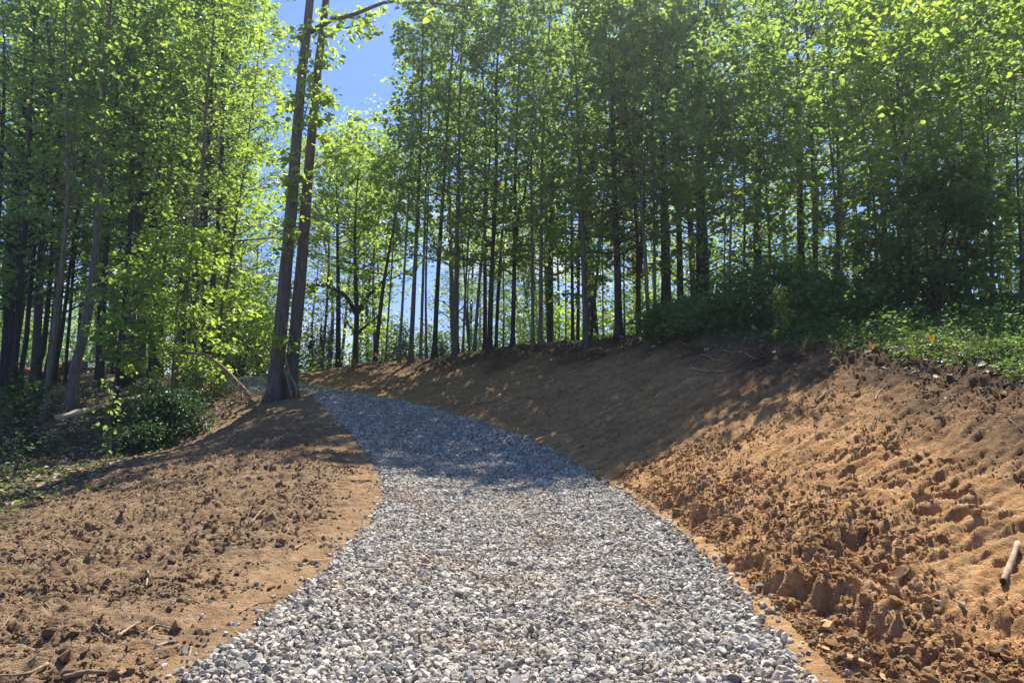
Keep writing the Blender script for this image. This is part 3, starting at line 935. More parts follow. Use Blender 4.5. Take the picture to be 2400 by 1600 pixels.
# ---- individual trees the photograph shows.  (pixels of the trunk, foot upward), width of the trunk in pixels, depth, bark, leaf, crown start pixel row, crown radius, branches, leaves per clump, label
B, Pp, D = M_BARK, M_PALE, M_DARK
TREES = [
    # beyond the crest, left of the ridge row
    ([(793, 861), (793, 700), (791, 545), (790, 400)], 14, 34, D, M_LIME, 560, 2.6, 40, 5, "straight dark trunk between the twin trunk poplar and the forked dark tree", 345),
    ([(877, 853), (890, 740), (902, 649), (925, 520)], 12, 30, D, M_LEAF, 640, 2.0, 26, 4, "dark trunk leaning right beside the pale slatted panel on the ridge", 370),
    ([(903, 853), (908, 770), (918, 630), (930, 450)], 5, 27, B, M_LEAF, 560, 1.4, 18, 4, "very thin dark stem just right of the leaning dark trunk on the ridge", 250),
    ([(935, 850), (944, 700), (958, 457), (965, 300)], 7, 26, Pp, M_LEAF, 480, 1.5, 22, 4, "thin pale trunk second left of the tallest straight ridge tree", 60),
    # the row along the crest
    ([(962, 853), (969, 700), (983, 400), (992, 51)], 12, 24.4, B, M_LEAF, 560, 1.9, 46, 4, "tall straight grey tree at the left end of the ridge row, facing the sky gap", -60),
    ([(985, 848), (990, 700), (1000, 400), (1012, 150)], 8, 25.0, Pp, M_LEAF, 450, 1.5, 26, 4, "slim pale tree standing close behind the tall left end tree of the ridge row", -20),
    ([(1000, 842), (998, 668), (1004, 450), (1008, 250)], 6, 26.5, B, M_LEAF, 420, 1.4, 22, 4, "slim dark stem third from the left end of the ridge row", 0),
    ([(1017, 838), (1027, 640), (1042, 400), (1060, 120)], 12, 24.0, D, M_LEAF, 520, 1.8, 36, 4, "dark trunk leaning gently right, fourth in the ridge row", -40),
    ([(1069, 836), (1070, 650), (1073, 476), (1078, 250)], 14, 23.2, B, M_LEAF, 560, 1.8, 36, 4, "thick grey trunk with rough bark alone in the bright gap of the ridge row", -20),
    ([(1084, 833), (1092, 660), (1101, 515), (1115, 300)], 6, 23.6, Pp, M_LEAF, 480, 1.3, 20, 4, "pole thin pale trunk leaning right next to the rough barked ridge tree", 40),
    ([(1102, 832), (1094, 760), (1088, 640), (1080, 520)], 5, 24.4, B, M_LEAF, 560, 1.1, 12, 4, "short thin stem leaning left across its neighbour on the ridge", 300),
    ([(1111, 831), (1122, 680), (1136, 534), (1150, 330)], 8, 23.0, B, M_LEAF, 520, 1.5, 24, 4, "thin dark trunk leaning right before the pair of dark ridge trunks", 20),
    ([(1136, 829), (1137, 690), (1136, 500), (1138, 300)], 10, 24.5, D, M_LEAF, 560, 1.6, 26, 4, "dark trunk hidden half behind the tall tree at the ridge middle", -20),
    ([(1147, 829), (1152, 650), (1163, 400), (1163, 204)], 13, 22.0, D, M_LEAF, 540, 1.9, 48, 4, "tall dark tree at the middle of the ridge row, crown high above the bank", -80),
    ([(1161, 828), (1167, 700), (1174, 591), (1185, 430)], 9, 24.4, D, M_LEAF, 560, 1.5, 22, 4, "dark trunk just right of the tall middle ridge tree", 30),
    ([(1180, 827), (1181, 730), (1180, 640), (1182, 560)], 4, 23.0, B, M_LEAF, 600, 1.0, 10, 4, "whip thin stem between two dark trunks at the ridge middle", 420),
    ([(1201, 825), (1205, 640), (1208, 400), (1214, 200)], 11, 22.3, D, M_LEAF, 560, 1.8, 38, 4, "dark ridge tree whose trunk forks into a narrow V", -40),
    ([(1249, 818), (1248, 650), (1245, 400), (1250, 200)], 9, 21.3, Pp, M_LEAF, 500, 1.6, 32, 4, "left one of two close pale trunks on the ridge", -60),
    ([(1266, 818), (1268, 620), (1270, 400), (1280, 180)], 11, 21.0, Pp, M_LEAF, 520, 1.7, 34, 4, "right one of two close pale trunks on the ridge", -60),
    ([(1326, 817), (1326, 700), (1326, 591), (1328, 480)], 4, 20.5, B, M_LEAF, 620, 1.0, 12, 4, "thread thin stem standing alone left of the three dark ridge trunks", 380),
    ([(1342, 808), (1342, 750), (1341, 660), (1340, 540)], 9, 22.5, D, M_LEAF, 620, 1.5, 20, 4, "leftmost of three dark trunks bunched behind the smooth pale ridge tree", 100),
    ([(1354, 806), (1355, 740), (1356, 640), (1358, 500)], 9, 23.0, D, M_LEAF, 620, 1.5, 20, 4, "middle of three dark trunks bunched behind the smooth pale ridge tree", 60),
    ([(1374, 822), (1368, 620), (1359, 400), (1351, 197)], 15, 18.8, B, M_LEAF, 470, 1.8, 48, 4, "smooth grey tree leaning left, nearest of the ridge row, foot low on the bank", -80),
    ([(1384, 803), (1391, 720), (1399, 649), (1410, 520)], 8, 21.5, D, M_LEAF, 620, 1.4, 18, 4, "dark trunk leaning right out from behind the smooth grey tree", 150),
    ([(1414, 801), (1413, 720), (1412, 620), (1412, 500)], 4, 20.5, B, M_LEAF, 600, 1.0, 12, 4, "hair thin upright stem left of the thick straight ridge trunk", 380),
    ([(1451, 797), (1446, 600), (1439, 400), (1432, 150)], 20, 18.6, D, M_LEAF, 520, 2.0, 50, 4, "thick straight dark tree on the ridge where the undergrowth begins", -80),
    ([(1464, 795), (1463, 730), (1462, 640), (1461, 520)], 5, 19.5, B, M_LEAF, 560, 1.1, 14, 4, "thin stem hugging the right side of the thick straight ridge trunk", 300),
    ([(1497, 790), (1496, 690), (1495, 600), (1486, 440)], 13, 19.0, D, M_LEAF, 580, 1.6, 32, 4, "dark trunk forking low at the left edge of the undergrowth", 20),
    ([(1521, 790), (1513, 620), (1498, 400), (1480, 150)], 11, 17.8, Pp, M_LEAF, 500, 1.6, 36, 4, "pale trunk curving left in front of the big pine trunk", -60),
    ([(1535, 790), (1534, 620), (1531, 400), (1530, 200)], 9, 18.2, Pp, M_LEAF, 480, 1.5, 30, 4, "slim pale trunk touching the big pine on its left", -60),
    # the right wood
    ([(1562, 790), (1560, 600), (1556, 400), (1548, 100)], 27, 19.5, D, M_LEAF, 380, 2.0, 44, 4, "big dark pine trunk with flaky bark at the ridge's right part", -80),
    ([(1596, 780), (1593, 600), (1590, 476), (1588, 250)], 18, 22, D, M_LEAF, 420, 1.9, 40, 4, "dark trunk between the two biggest dark trunks on the right", -60),
    ([(1645, 780), (1644, 600), (1642, 476), (1640, 200)], 31, 20, D, M_LEAF, 430, 2.1, 46, 4, "thickest black trunk on the right, its foot lost in shrubs", -60),
    ([(1712, 790), (1711, 600), (1718, 400), (1722, 200)], 8, 15.5, Pp, M_LEAF, 420, 1.5, 30, 4, "slim pale sapling trunk right of the thickest black trunk", 100),
    ([(1699, 790), (1698, 620), (1701, 496), (1706, 350)], 5, 16.5, B, M_LEAF, 500, 1.2, 20, 4, "thin crooked stem left of the slim pale sapling trunk", 220),
    ([(1746, 780), (1745, 620), (1745, 510), (1744, 300)], 8, 20, B, M_LEAF, 480, 1.6, 30, 4, "slender dark trunk rising from the dense shrubs at the right", -20),
    ([(1776, 770), (1775, 600), (1775, 520), (1778, 250)], 25, 24, D, M_LEAF, 400, 2.0, 44, 4, "stout dark trunk fading into leaves behind the dense shrubs", -60),
    ([(1880, 770), (1877, 570), (1874, 400), (1868, 100)], 22, 23, D, M_LEAF, 380, 2.0, 44, 4, "broad dark trunk above the orange ribbon shrub", -60),
    ([(1912, 770), (1910, 500), (1906, 400), (1890, 60)], 16, 21, B, M_LEAF, 360, 1.9, 40, 4, "tall grey trunk leaning left above the shrubs, right of the broad dark trunk", -60),
    ([(2110, 760), (2106, 480), (2092, 250), (2048, 0)], 13, 18.5, D, M_LIME, 330, 1.8, 42, 4, "left stem of the leaning pair in the bright yellow green leaves", -60),
    ([(2135, 760), (2128, 480), (2112, 250), (2075, 0)], 14, 19.2, D, M_LIME, 330, 1.8, 42, 4, "right stem of the leaning pair in the bright yellow green leaves", -60),
    ([(2185, 760), (2180, 480), (2168, 200), (2152, 40)], 9, 20, D, M_LEAF, 300, 1.7, 36, 4, "narrow dark trunk right of the leaning pair", -40),
    ([(2330, 760), (2326, 620), (2322, 480), (2312, 200)], 9, 15.8, B, M_LEAF, 520, 1.7, 34, 4, "slim trunk near the right edge behind the grassy bank", -40),
    # the left wood
    ([(101, 986), (118, 850), (132, 730), (153, 538), (160, 350)], 15, 21, Pp, M_LEAF, 560, 1.8, 36, 4, "pale trunk leaning right beside the leafy sapling at the left edge", -60),
    ([(168, 957), (176, 864), (199, 768), (226, 577), (238, 300), (258, 34)], 25, 23, Pp, M_LEAF, 480, 2.2, 52, 4, "big pale barked tree leaning right with a scarred foot, behind the peeled log", -100),
    ([(237, 920), (238, 850), (240, 768), (248, 600), (262, 400)], 16, 27, D, M_LEAF, 520, 2.0, 40, 4, "dark trunk right of the big pale scarred tree", -80),
    ([(126, 893), (133, 845), (145, 780), (165, 620)], 10, 31, D, M_LEAF, 640, 1.8, 30, 4, "dark leaning trunk seen between the two pale trunks on the left", -40),
    ([(86, 888), (94, 845), (103, 806), (118, 640)], 13, 30, D, M_LEAF, 660, 1.8, 32, 4, "dark leaning trunk just right of the red pickup", -60),
    ([(46, 905), (53, 850), (61, 798), (75, 640)], 12, 30, D, M_LEAF, 680, 1.8, 30, 4, "dark leaning trunk standing across the red pickup", -60),
    ([(19, 888), (32, 830), (46, 775), (66, 620)], 10, 33, B, M_LEAF, 680, 1.8, 30, 4, "grey trunk leaning right across the orange frame at the left edge", -60),
    ([(4, 890), (10, 800), (20, 690), (30, 560)], 12, 36, D, M_LEAF, 640, 1.8, 30, 4, "dark trunk at the very left edge of the wood", -60),
    ([(285, 885), (290, 740), (302, 634), (306, 500), (312, 300)], 16, 27, D, M_LEAF, 520, 2.0, 44, 4, "dark straight trunk behind the sapling with big bright leaves", -80),
    ([(407, 935), (415, 825), (430, 720), (445, 630), (459, 500), (475, 400), (482, 250)], 16, 22, Pp, M_LIME, 540, 2.0, 50, 4, "pale curving trunk rising from the end of the fallen log, in bright leaves", -80),
    ([(445, 900), (452, 760), (459, 664), (478, 500), (492, 300)], 23, 28, D, M_LEAF, 480, 2.2, 46, 4, "thick black trunk behind the pale curving trunk", -80),
    ([(490, 890), (495, 760), (501, 638), (513, 500), (522, 300)], 16, 27, D, M_LEAF, 500, 2.0, 42, 4, "dark trunk second left of the bent branch's rising end", -80),
    ([(513, 885), (515, 800), (519, 720), (536, 645), (555, 500), (575, 380)], 9, 24, B, M_LIME, 560, 1.6, 34, 4, "thin crooked trunk nearest left of the sky patch beside the poplar", 60),
    ([(337, 883), (339, 800), (343, 700), (350, 560)], 8, 36, D, M_LEAF, 640, 1.6, 24, 4, "thin dark trunk far back, left of the short black one", 0),
    ([(354, 884), (354, 800), (356, 700), (360, 560)], 13, 38, D, M_LEAF, 640, 1.9, 32, 4, "short looking black trunk far back in the left wood's opening", -40),
    ([(379, 882), (380, 800), (383, 700), (390, 560)], 8, 36, D, M_LEAF, 640, 1.6, 24, 4, "thin black trunk far back, right of the short looking black one", 0),
    ([(153, 890), (157, 820), (164, 740), (176, 580)], 8, 33, D, M_LEAF, 640, 1.7, 28, 4, "thin dark trunk touching the left side of the big pale scarred tree", -20),
    ([(430, 880), (428, 700), (410, 520), (391, 357), (376, 200)], 13, 30, D, M_LEAF, 460, 2.0, 40, 4, "dark trunk leaning left high up in the left wood", -60),
]
def below_cap(d): return TAN * (d - 10.6) + .4


for pts, wpx, d, mat, lm, cpy, R, nb, per, lab, toppy in TREES:
    zt = W(1200, toppy, d)[2]
    zt = min(zt + RNG.uniform(0, 1.5), max(below_cap(d), W(1200, 0, d)[2])) if toppy < 50 else zt
    if pts[0][0] < 600: zt = W(1200, toppy, d)[2] + RNG.uniform(0, 3)
    line = trunk_line(pts, d, zt)
    zc = W(1200, cpy + (95 if pts[0][0] > 1010 else 20), d)[2]; nb = int(nb * 1.2)
    cf = float(np.clip((zc - line[0][2]) / (line[-1][2] - line[0][2]), .12, .8))
    limbs = []
    if "narrow V" in lab:
        limbs = [([W(1205, 600, d), W(1216, 500, d), W(1229, 457, d), W(1243, 330, d), W(1252, 150, d)], .07, 12)]
    if "forking low" in lab:
        limbs = [([W(1496, 640, d), W(1503, 590, d), W(1508, 500, d), W(1512, 350, d)], .09, 12)]
    make_tree("forest_tree", lab, line[0], line, wpx / F * d / 2, mat, lm, cat="tree", crown_from=cf, R=R, nbr=nb, leaf=.088 if d < 26 else .115, per=per * .62,
              limbs=limbs, clear_gap=d < 27, rise=.45)

# the forked dark tree with an arching arm
d = 31.0
line = trunk_line([(833, 859), (834, 800), (836, 735), (833, 640), (832, 540), (838, 420)], d, W(1200, 370, d)[2])
arms = [([W(834, 735, d), W(815, 700, d), W(790, 680, d), W(755, 668, d), (W(715, 676, d)), W(690, 700, d)], .11, 16), ([W(836, 735, d), W(850, 712, d), W(866, 690, d), W(890, 668, d), W(915, 632, d)], .12, 16),
        ([W(838, 782, d), W(852, 768, d), W(872, 752, d), W(895, 735, d)], .08, 8), ([W(826, 770, d), W(815, 758, d), W(810, 745, d)], .05, 1)]
make_tree("forked_tree", "black forked tree with an arching arm, seen against the sky right of the poplar", line[0], line, 15 / F * d / 2, M_DARK, M_LIME, crown_from=.42, R=3.0, nbr=40, leaf=.16, per=2.4, limbs=arms)

# ---- background trees: six prototypes, each copied whole (root, trunk, crown)
PROTO = []
for k in range(7):
    H = RNG.uniform(15, 18)
    line = smooth_line([(0, 0, -.15), (RNG.normal(0, .2), RNG.normal(0, .2), H * .35), (RNG.normal(0, .35), RNG.normal(0, .35), H * .7), (RNG.normal(0, .5), RNG.normal(0, .5), H)], 16)
    root = thing("forest_tree", None, "tree")
    lm = [M_LEAF, M_LEAF, M_LIME, M_LEAF, M_LIME, M_LEAF, M_LIME][k]
    g, V, Q, T = grow(line, RNG.uniform(.11, .17), .25, [.16, .22, .28, .18, .34, .12, .22][k], RNG.uniform(2.3, 2.9), 46, .125, 2.0, fancy=False, rise=.42, sides=6, sub=6)
    c1 = link("trunk", g.mesh("trunk", [M_BARK, M_DARK][k % 2], True), root)
    c2 = link("crown", mesh_np("crown", V, [Q], {"tint": T}, False, [lm]), root)
    PROTO.append([root, c1, c2, H, False])


def place(k, x, y, ztop, group, label):
    root, c1, c2, H, used = PROTO[k]
    if used:
        r = root.copy(); COL.objects.link(r)
        for c in (c1, c2):
            q = c.copy(); COL.objects.link(q); q.parent = r
    else:
        r = root; PROTO[k][4] = True
    z = Hs(x, y)
    s = max(.35, (ztop - z) / H)
    r.location = (x, y, z); r.scale = (s ** .6 if s > 1 else s ** .8,) * 2 + (s,); r.rotation_euler = (0, 0, RNG.uniform(0, 6.28))
    r["label"] = label; r["group"] = group
    return r


def spread(n, x0px, x1px, d0, d1, toppy, mind, pick, group, label, sparse=None):
    out, tries = [], 0
    while len(out) < n and tries < 4000:
        tries += 1
        d = d0 + (d1 - d0) * RNG.random() ** .9
        px = RNG.uniform(x0px, x1px)
        p = W(px, 800, d)
        if any(math.hypot(p[0] - a, p[1] - b) < mind for a, b in out): continue
        if 735 < px < 985 and toppy < 200: continue
        out.append((p[0], p[1]))
        zt = W(1200, RNG.uniform(*toppy) if isinstance(toppy, tuple) else toppy, d)[2]
        place(int(RNG.choice(pick)), p[0], p[1], zt, group, label)
    return out


spread(22, -90, 560, 26, 40, (-200, 60), 2.3, [0, 1, 3, 5, 0, 1, 3], "background trees of the left wood", "one of the many leafy trees filling the depth of the left wood")
spread(22, -60, 560, 41, 68, (0, 300), 3.0, [0, 1, 3, 5, 4], "background trees of the left wood", "one of the many leafy trees filling the depth of the left wood")
spread(5, 1000, 1440, 27, 36, (-80, 80), 2.0, [4, 4, 1, 2], "background trees behind the ridge row", "leafy tree standing in second line behind the ridge row")
spread(6, 1000, 1470, 40, 58, (150, 420), 2.6, [2, 4, 6], "background trees behind the ridge row", "leafy tree standing in second line behind the ridge row")
spread(9, 1040, 1470, 38, 60, (380, 600), 2.2, [5, 2, 4, 6], "low trees behind the ridge row", "low leafy tree filling the light gaps behind the ridge row")
spread(17, 1500, 2500, 21, 34, (-100, 40), 1.9, [0, 1, 3, 2, 4, 2, 6], "background trees of the right wood", "one of the many leafy trees filling the depth of the right wood")
spread(9, 2560, 3500, 15, 30, (-60, 100), 2.2, [0, 1, 3, 5], "background trees of the right wood", "one of the many leafy trees filling the depth of the right wood")
spread(14, 1480, 2460, 36, 55, (60, 260), 2.6, [0, 2, 4, 5], "background trees of the right wood", "one of the many leafy trees filling the depth of the right wood")
for px, d, tp, k, lab in [(835, 46, 283, 2, "rounded pale green tree filling the foot of the sky gap"), (795, 43, 320, 6, "pale green tree just right of the poplar, left of the sky gap's foot"), (868, 42, 330, 4, "pale green tree under the right side of the sky gap"), (750, 39, 360, 2, "pale green tree filling the view close to the poplar's right edge"), (822, 49, 300, 6, "broad pale green tree behind the forked dark tree"), (888, 38, 370, 2, "pale green tree behind the leaning dark ridge trunk"), (770, 52, 330, 4, "pale green tree behind the poplar's right trunk"),
                          (905, 50, 330, 6, "pale green tree between the sky gap and the ridge row"), (600, 48, 470, 2, "pale green tree just left of the poplar"), (640, 60, 540, 6, "lower pale green tree far behind the poplar"),
                          (735, 60, 520, 4, "low far tree showing right beside the poplar")]:
    p = W(px, 800, d)
    place(k, p[0], p[1], W(1200, tp, d)[2], "pale green trees behind the poplar", lab)


# ---- shrubs, saplings and conifers
def shrub(name, label, c, rx, rz, n, leaf, mat, cat="shrub", group=None, stems=7, fancy=True, shape="ball", clump=26, stemmat=None, tint=.5, width=.36):
    c = np.array(c, float); c[2] = Hs(c[0], c[1])
    root = thing(name, label, cat, c, group)
    g = Geo(); cl = []
    for k in range(clump):
        a, v = RNG.uniform(0, 6.28), RNG.random()
        if shape == "cone":
            h = RNG.random() ** 1.2; r = rx * (1 - h) ** .9 * RNG.uniform(.5, 1.05) + .05
        else:
            h = RNG.uniform(.12, 1.12) ; r = RNG.uniform(.75, 1.25) * rx * math.sqrt(max(.02, 1 - (h - .35) ** 2 / .5)) * math.sqrt(RNG.random()) * (1 + .25 * math.sin(3 * a + c[0]))
        cl.append([r * math.cos(a), r * math.sin(a), h * rz])
    cl = np.array(cl)
    if shape == "cone": g.tube([[0, 0, -.1], [0, 0, rz * .55], [0, 0, rz]], [rx * .07, rx * .045, .01], 6)
    for k in range(stems):
        e = cl[k % len(cl)]
        s0 = np.array([RNG.normal(0, .06), RNG.normal(0, .06), -.05]) if shape != "cone" else np.array([0, 0, e[2] * .85])
        g.tube(smooth_line([s0, e * [.45, .45, .6] + RNG.normal(0, .05, 3), e], 7), np.linspace(.014 + .006 * rz, .003, 7), 4, cap=False)
    P = np.repeat(cl, max(1, n // len(cl)), 0)
    sp = np.array([rx, rx, rz * .6]) * (.22 if shape != "cone" else .17)
    off_ = RNG.normal(0, 1, P.shape) * sp
    P = P + off_; P[:, 2] = np.abs(P[:, 2]) + .02
    out = off_ / (np.linalg.norm(off_, axis=1)[:, None] + 1e-6)
    tn = np.repeat(np.clip(RNG.normal(tint, .2, len(cl)), 0, 1), max(1, n // len(cl)))
    V, Q, T = leaves(P, leaf, out, fancy=fancy, tilt=.7, tint=tn, width=width)
    link("stem", g.mesh("stem", stemmat or M_BARK, True), root)
    link("foliage", mesh_np("foliage", V, [Q], {"tint": T}, False, [mat]), root)
    return root


shrub("shrub", "dark leafy evergreen shrub at the foot of the left slope", W(400, 1040, 17.8), .95, .9, 3600, .07, M_EVERGREEN, clump=60, tint=.3, stems=16)
shrub("shrub", "low dark shrub spreading left below the big evergreen shrub", W(345, 1065, 16.6), .75, .55, 1100, .075, M_EVERGREEN, clump=30, tint=.3, stems=12)
shrub("shrub", "small green bush under the bent bare branch", W(470, 920, 23), .8, 1.1, 1400, .09, M_LEAF, clump=30)
shrub("shrub", "thin twiggy bush left of the dark evergreen shrub", W(335, 985, 19.5), .6, .9, 700, .07, M_WEED, clump=26, stems=18)
shrub("sapling", "leafy sapling with dark leaves standing alone near the left edge", W(52, 1000, 17.0), .62, 1.55, 560, .11, M_EVERGREEN, cat="sapling", clump=40, stems=10, tint=.7)
shrub("sapling", "tiny sapling with a bare stem low at the left edge", W(40, 1130, 13.6), .3, .9, 90, .08, M_EVERGREEN, cat="sapling", clump=16, stems=5)
shrub("sapling", "single thin sapling left of the dark evergreen shrub's foot", W(250, 1090, 15.6), .25, 1.5, 60, .10, M_LEAF, cat="sapling", clump=10, stems=4)

# sapling with big bright leaves and a cut looking dark trunk
d = 19.6
line = trunk_line([(268, 997), (272, 930), (277, 860), (284, 760), (292, 690)], d, W(1200, 640, d)[2], n=14)
make_tree("sapling", "dark stemmed sapling with big bright green leaves before the fallen logs", line[0], line, .085, M_DARK, M_LEAF, cat="sapling", crown_from=.4, R=.7, nbr=14, leaf=.15, per=1.2, rise=.2)
for pts, d, lab in [([(400, 960), (405, 860), (412, 760), (418, 640)], 20.5, "sapling with bright lime leaves left of the pale curving trunk"), ([(462, 930), (460, 840), (452, 720), (440, 620)], 21.2, "sapling with bright lime leaves above the bent bare branch"),
                    ([(330, 940), (336, 840), (345, 730), (350, 640)], 22, "lime leaved sapling right of the big leaved sapling"), ([(500, 900), (512, 820), (520, 740), (528, 640)], 24, "lime leaved sapling close to the brush pile's left")]:
    line = trunk_line(pts, d, W(1200, pts[-1][1] - 90, d)[2], n=14)
    make_tree("sapling", lab, line[0], line, .03, M_BARK, M_LIME, cat="sapling", group="lime leaved saplings", crown_from=.22, R=1.25, nbr=24, leaf=.10, per=2.0, rise=.15)

for k_, (px, d) in enumerate([(-60, 72), (30, 70), (110, 74), (200, 72), (290, 74), (370, 70), (440, 66), (-10, 80), (250, 76)]):
    shrub("bush", "one of the green thickets closing the far end of the left wood", W(px, 870, d), 4.2, 5.5 + RNG.uniform(0, 2), 2600, .26, M_LEAF if k_ % 2 else M_LIME, cat="bush", group="far thickets of the left wood", clump=70, stems=14, fancy=False)
# bushes closing the view left of the poplar and behind the ridge
for px, d, rx, rz, m, lab in [(150, 80, 4.6, 6.6, M_LIME, "lime thicket bush deep between the pale left trunks"), (60, 82, 4.6, 6.4, M_LIME, "lime thicket bush behind the red pickup's trunks"), (310, 52, 2.4, 3.6, M_LEAF, "green thicket bush deep behind the big leaved sapling"), (560, 31, 2.0, 3.6, M_LIME, "yellow green thicket bush left of the poplar's foot"), (600, 34, 2.2, 4.4, M_LIME, "tall yellow green thicket bush nearest the poplar's left side"), (500, 35, 2.2, 4.0, M_LIME, "yellow green thicket bush behind the bent branch"),
                              (620, 39, 2.5, 3.2, M_LEAF, "mid green thicket bush far behind the poplar"), (432, 38, 2.4, 3.2, M_LIME, "yellow green thicket bush behind the pale curving trunk")]:
    shrub("bush", lab, W(px, 880, d), rx, rz, 3600, .15, m, cat="bush", clump=70, stems=20, fancy=False)
for px, d, rx, rz, m, lab in [(728, 40, 1.5, 4.0, M_CONIFER, "dark juniper beside the poplar's right trunk"), (770, 42, 1.4, 3.4, M_CONIFER, "dark juniper left of the straight black trunk"), (752, 47, 1.6, 5.4, M_CONIFER, "taller blue green juniper behind two dark junipers"),
                              (938, 33, 1.1, 3.0, M_CONIFER, "dark juniper behind the thin pale ridge trunk"), (1035, 40, .9, 3.6, M_CONIFER, "small pointed juniper in the bright gap of the ridge")]:
    p = W(px, 880, d)
    shrub("juniper", lab, p, rx, (W(px, 768 if "pointed" not in lab else 795, d)[2] - Hs(p[0], p[1])) if rz < 5 else W(px, 735, d)[2] - Hs(p[0], p[1]), 3600, .13, M_CONIFER, cat="juniper", shape="cone", clump=90, stems=30, fancy=False, width=.15)
for px, tp, d, lab in [(860, 775, 40, "green bush between the forked tree and the leaning dark trunk"), (905, 770, 42, "green bush right of the leaning dark trunk on the ridge"), (1005, 800, 44, "low lime bush behind the left end of the ridge row"), (1060, 805, 46, "low lime bush in the bright gap of the ridge row"),
                       (1120, 790, 45, "low lime bush behind the dark pair on the ridge"), (1200, 770, 42, "lime bush behind the narrow V tree"), (1260, 765, 40, "lime bush behind the two close pale trunks"), (1310, 735, 36, "tall lime bush left of the three bunched dark trunks"),
                       (1350, 750, 40, "lime bush behind the three bunched dark trunks"), (1410, 725, 36, "tall lime bush behind the hair thin stem"), (1475, 735, 34, "lime bush behind the low forking trunk")]:
    p = W(px, 840, d)
    z1 = W(px, tp, d)[2] - Hs(p[0], p[1])
    shrub("bush", lab, p, 2.0 if px < 1000 or px > 1280 else 1.6, max(1.2, z1), 2200, .16, M_LIME, cat="bush", clump=50, stems=14, fancy=False)

for k_, (px, tp, d) in enumerate([(1530, 690, 27), (1600, 640, 28), (1680, 620, 27), (1750, 560, 28), (1830, 590, 26), (1920, 560, 28), (2010, 590, 26), (2090, 560, 28), (2180, 590, 26), (2260, 560, 27), (2350, 580, 25), (2440, 580, 26)]):
    p = W(px, 800, d)
    shrub("bush", "one of the tall thickets closing the depth of the right wood", p, 2.0, W(px, tp, d)[2] - Hs(p[0], p[1]), 2000, .125, M_LEAF if k_ % 3 else M_LIME, cat="bush", group="thickets deep in the right wood", clump=60, stems=14, fancy=False)
# dense shrubs on top of the right bank
SH = [(1560, 770, 16.4, .6, 1.0, "leafy shrub at the foot of the big pine trunk"), (1600, 745, 16.6, .9, 1.9, "dark shrub between the pine trunk and the thickest black trunk"), (1650, 745, 15.6, .9, 1.9, "dark shrub hiding the foot of the thickest black trunk"),
      (1690, 700, 14.9, .8, 1.6, "round dark shrub right of the thickest black trunk's foot"), (1735, 640, 15.6, 1.1, 2.6, "tall dark shrub behind the slim pale sapling trunk"), (1785, 600, 15.0, 1.1, 2.9, "tallest dense shrub left of the orange ribbon"),
      (1850, 620, 14.8, 1.0, 2.6, "dense dark shrub carrying the orange ribbon"), (1900, 640, 14.4, 1.0, 2.4, "dense shrub just right of the orange ribbon"), (1960, 650, 14.0, 1.0, 2.3, "shrub with glinting leaves right of the ribbon shrub"),
      (2020, 650, 14.6, 1.1, 2.5, "broad shrub above the small yellow flag in the middle"), (2090, 660, 14.2, 1.1, 2.5, "broad shrub left of the multi stemmed sapling"), (2250, 690, 14.6, 1.1, 2.2, "shrub right of the multi stemmed sapling"),
      (2330, 690, 13.6, 1.0, 2.0, "shrub above the weeds at the right edge"), (2420, 690, 13.0, 1.1, 2.1, "shrub cut by the right edge of the view")]
for px, tp, d, rx, rz, lab in SH:
    p = W(px, 800, d); z0 = Hs(p[0], p[1])
    shrub("shrub", lab, p, rx, max(.7, W(px, tp + 25, d)[2] - z0), 1500, .085, M_SHRUB if px < 2000 else M_WEED, group="shrubs on top of the right bank", clump=56, stems=14)
for px, tp, d, lab in [(1800, 60, 17, "leafy understory tree above the tallest dense shrub"), (1960, 20, 16.5, "leafy understory tree above the glinting shrub"), (2050, 90, 15.6, "understory tree left of the multi stemmed sapling"), (2260, -20, 16.0, "understory tree right of the multi stemmed sapling"),
                       (2390, -20, 15.0, "understory tree at the right edge of the view"), (2130, -20, 15.2, "understory tree just left of the multi stemmed sapling, tall and leafy"), (2190, -60, 16.4, "tall understory tree behind the multi stemmed sapling"), (2320, -60, 14.4, "tall understory tree above the weeds at the right")]:
    line = trunk_line([(px, 770), (px + 4, 600), (px - 4, 450)], d, W(1200, tp, d)[2], n=14)
    make_tree("understory_tree", lab, line[0], line, .04, M_BARK, M_LEAF if px < 1900 else M_LIME, group="understory trees of the right wood", crown_from=.15, R=1.6, nbr=42, leaf=.085, per=1.8, rise=.3)
d = 13.4
line = trunk_line([(2197, 740), (2200, 650), (2210, 560), (2240, 440)], d, W(1200, 380, d)[2], n=14)
make_tree("multi_stem_sapling", "dark many stemmed sapling on the grassy bank at the right", line[0], line, .045, M_DARK, M_WEED, cat="sapling", crown_from=.3, R=1.3, nbr=40, leaf=.09, per=4, rise=.4,
          limbs=[([W(2197, 730, d), W(2178, 640, d), W(2170, 560, d), W(2160, 440, d)], .03, 10), ([W(2199, 730, d), W(2220, 640, d), W(2250, 560, d), W(2290, 470, d)], .03, 10), ([W(2196, 735, d), W(2150, 660, d), W(2120, 600, d), W(2105, 540, d)], .022, 8)])
shrub("sapling", "small bright green sapling below the orange ribbon", hit(1856, 800) + [0, .5, 0], .17, .72, 190, .085, M_FERN, cat="sapling", clump=22, stems=5, tint=.4)


d = 11.6
line = trunk_line([(2530, 800), (2534, 600), (2528, 400), (2515, 150)], d, W(1200, -260, d)[2], n=16)
make_tree("understory_tree", "nearest leafy tree reaching in from the right edge of the view", line[0], line, .07, M_DARK, M_LEAF, group="understory trees of the right wood", crown_from=.40, R=1.5, nbr=40, leaf=.065, per=3.4, rise=.25)

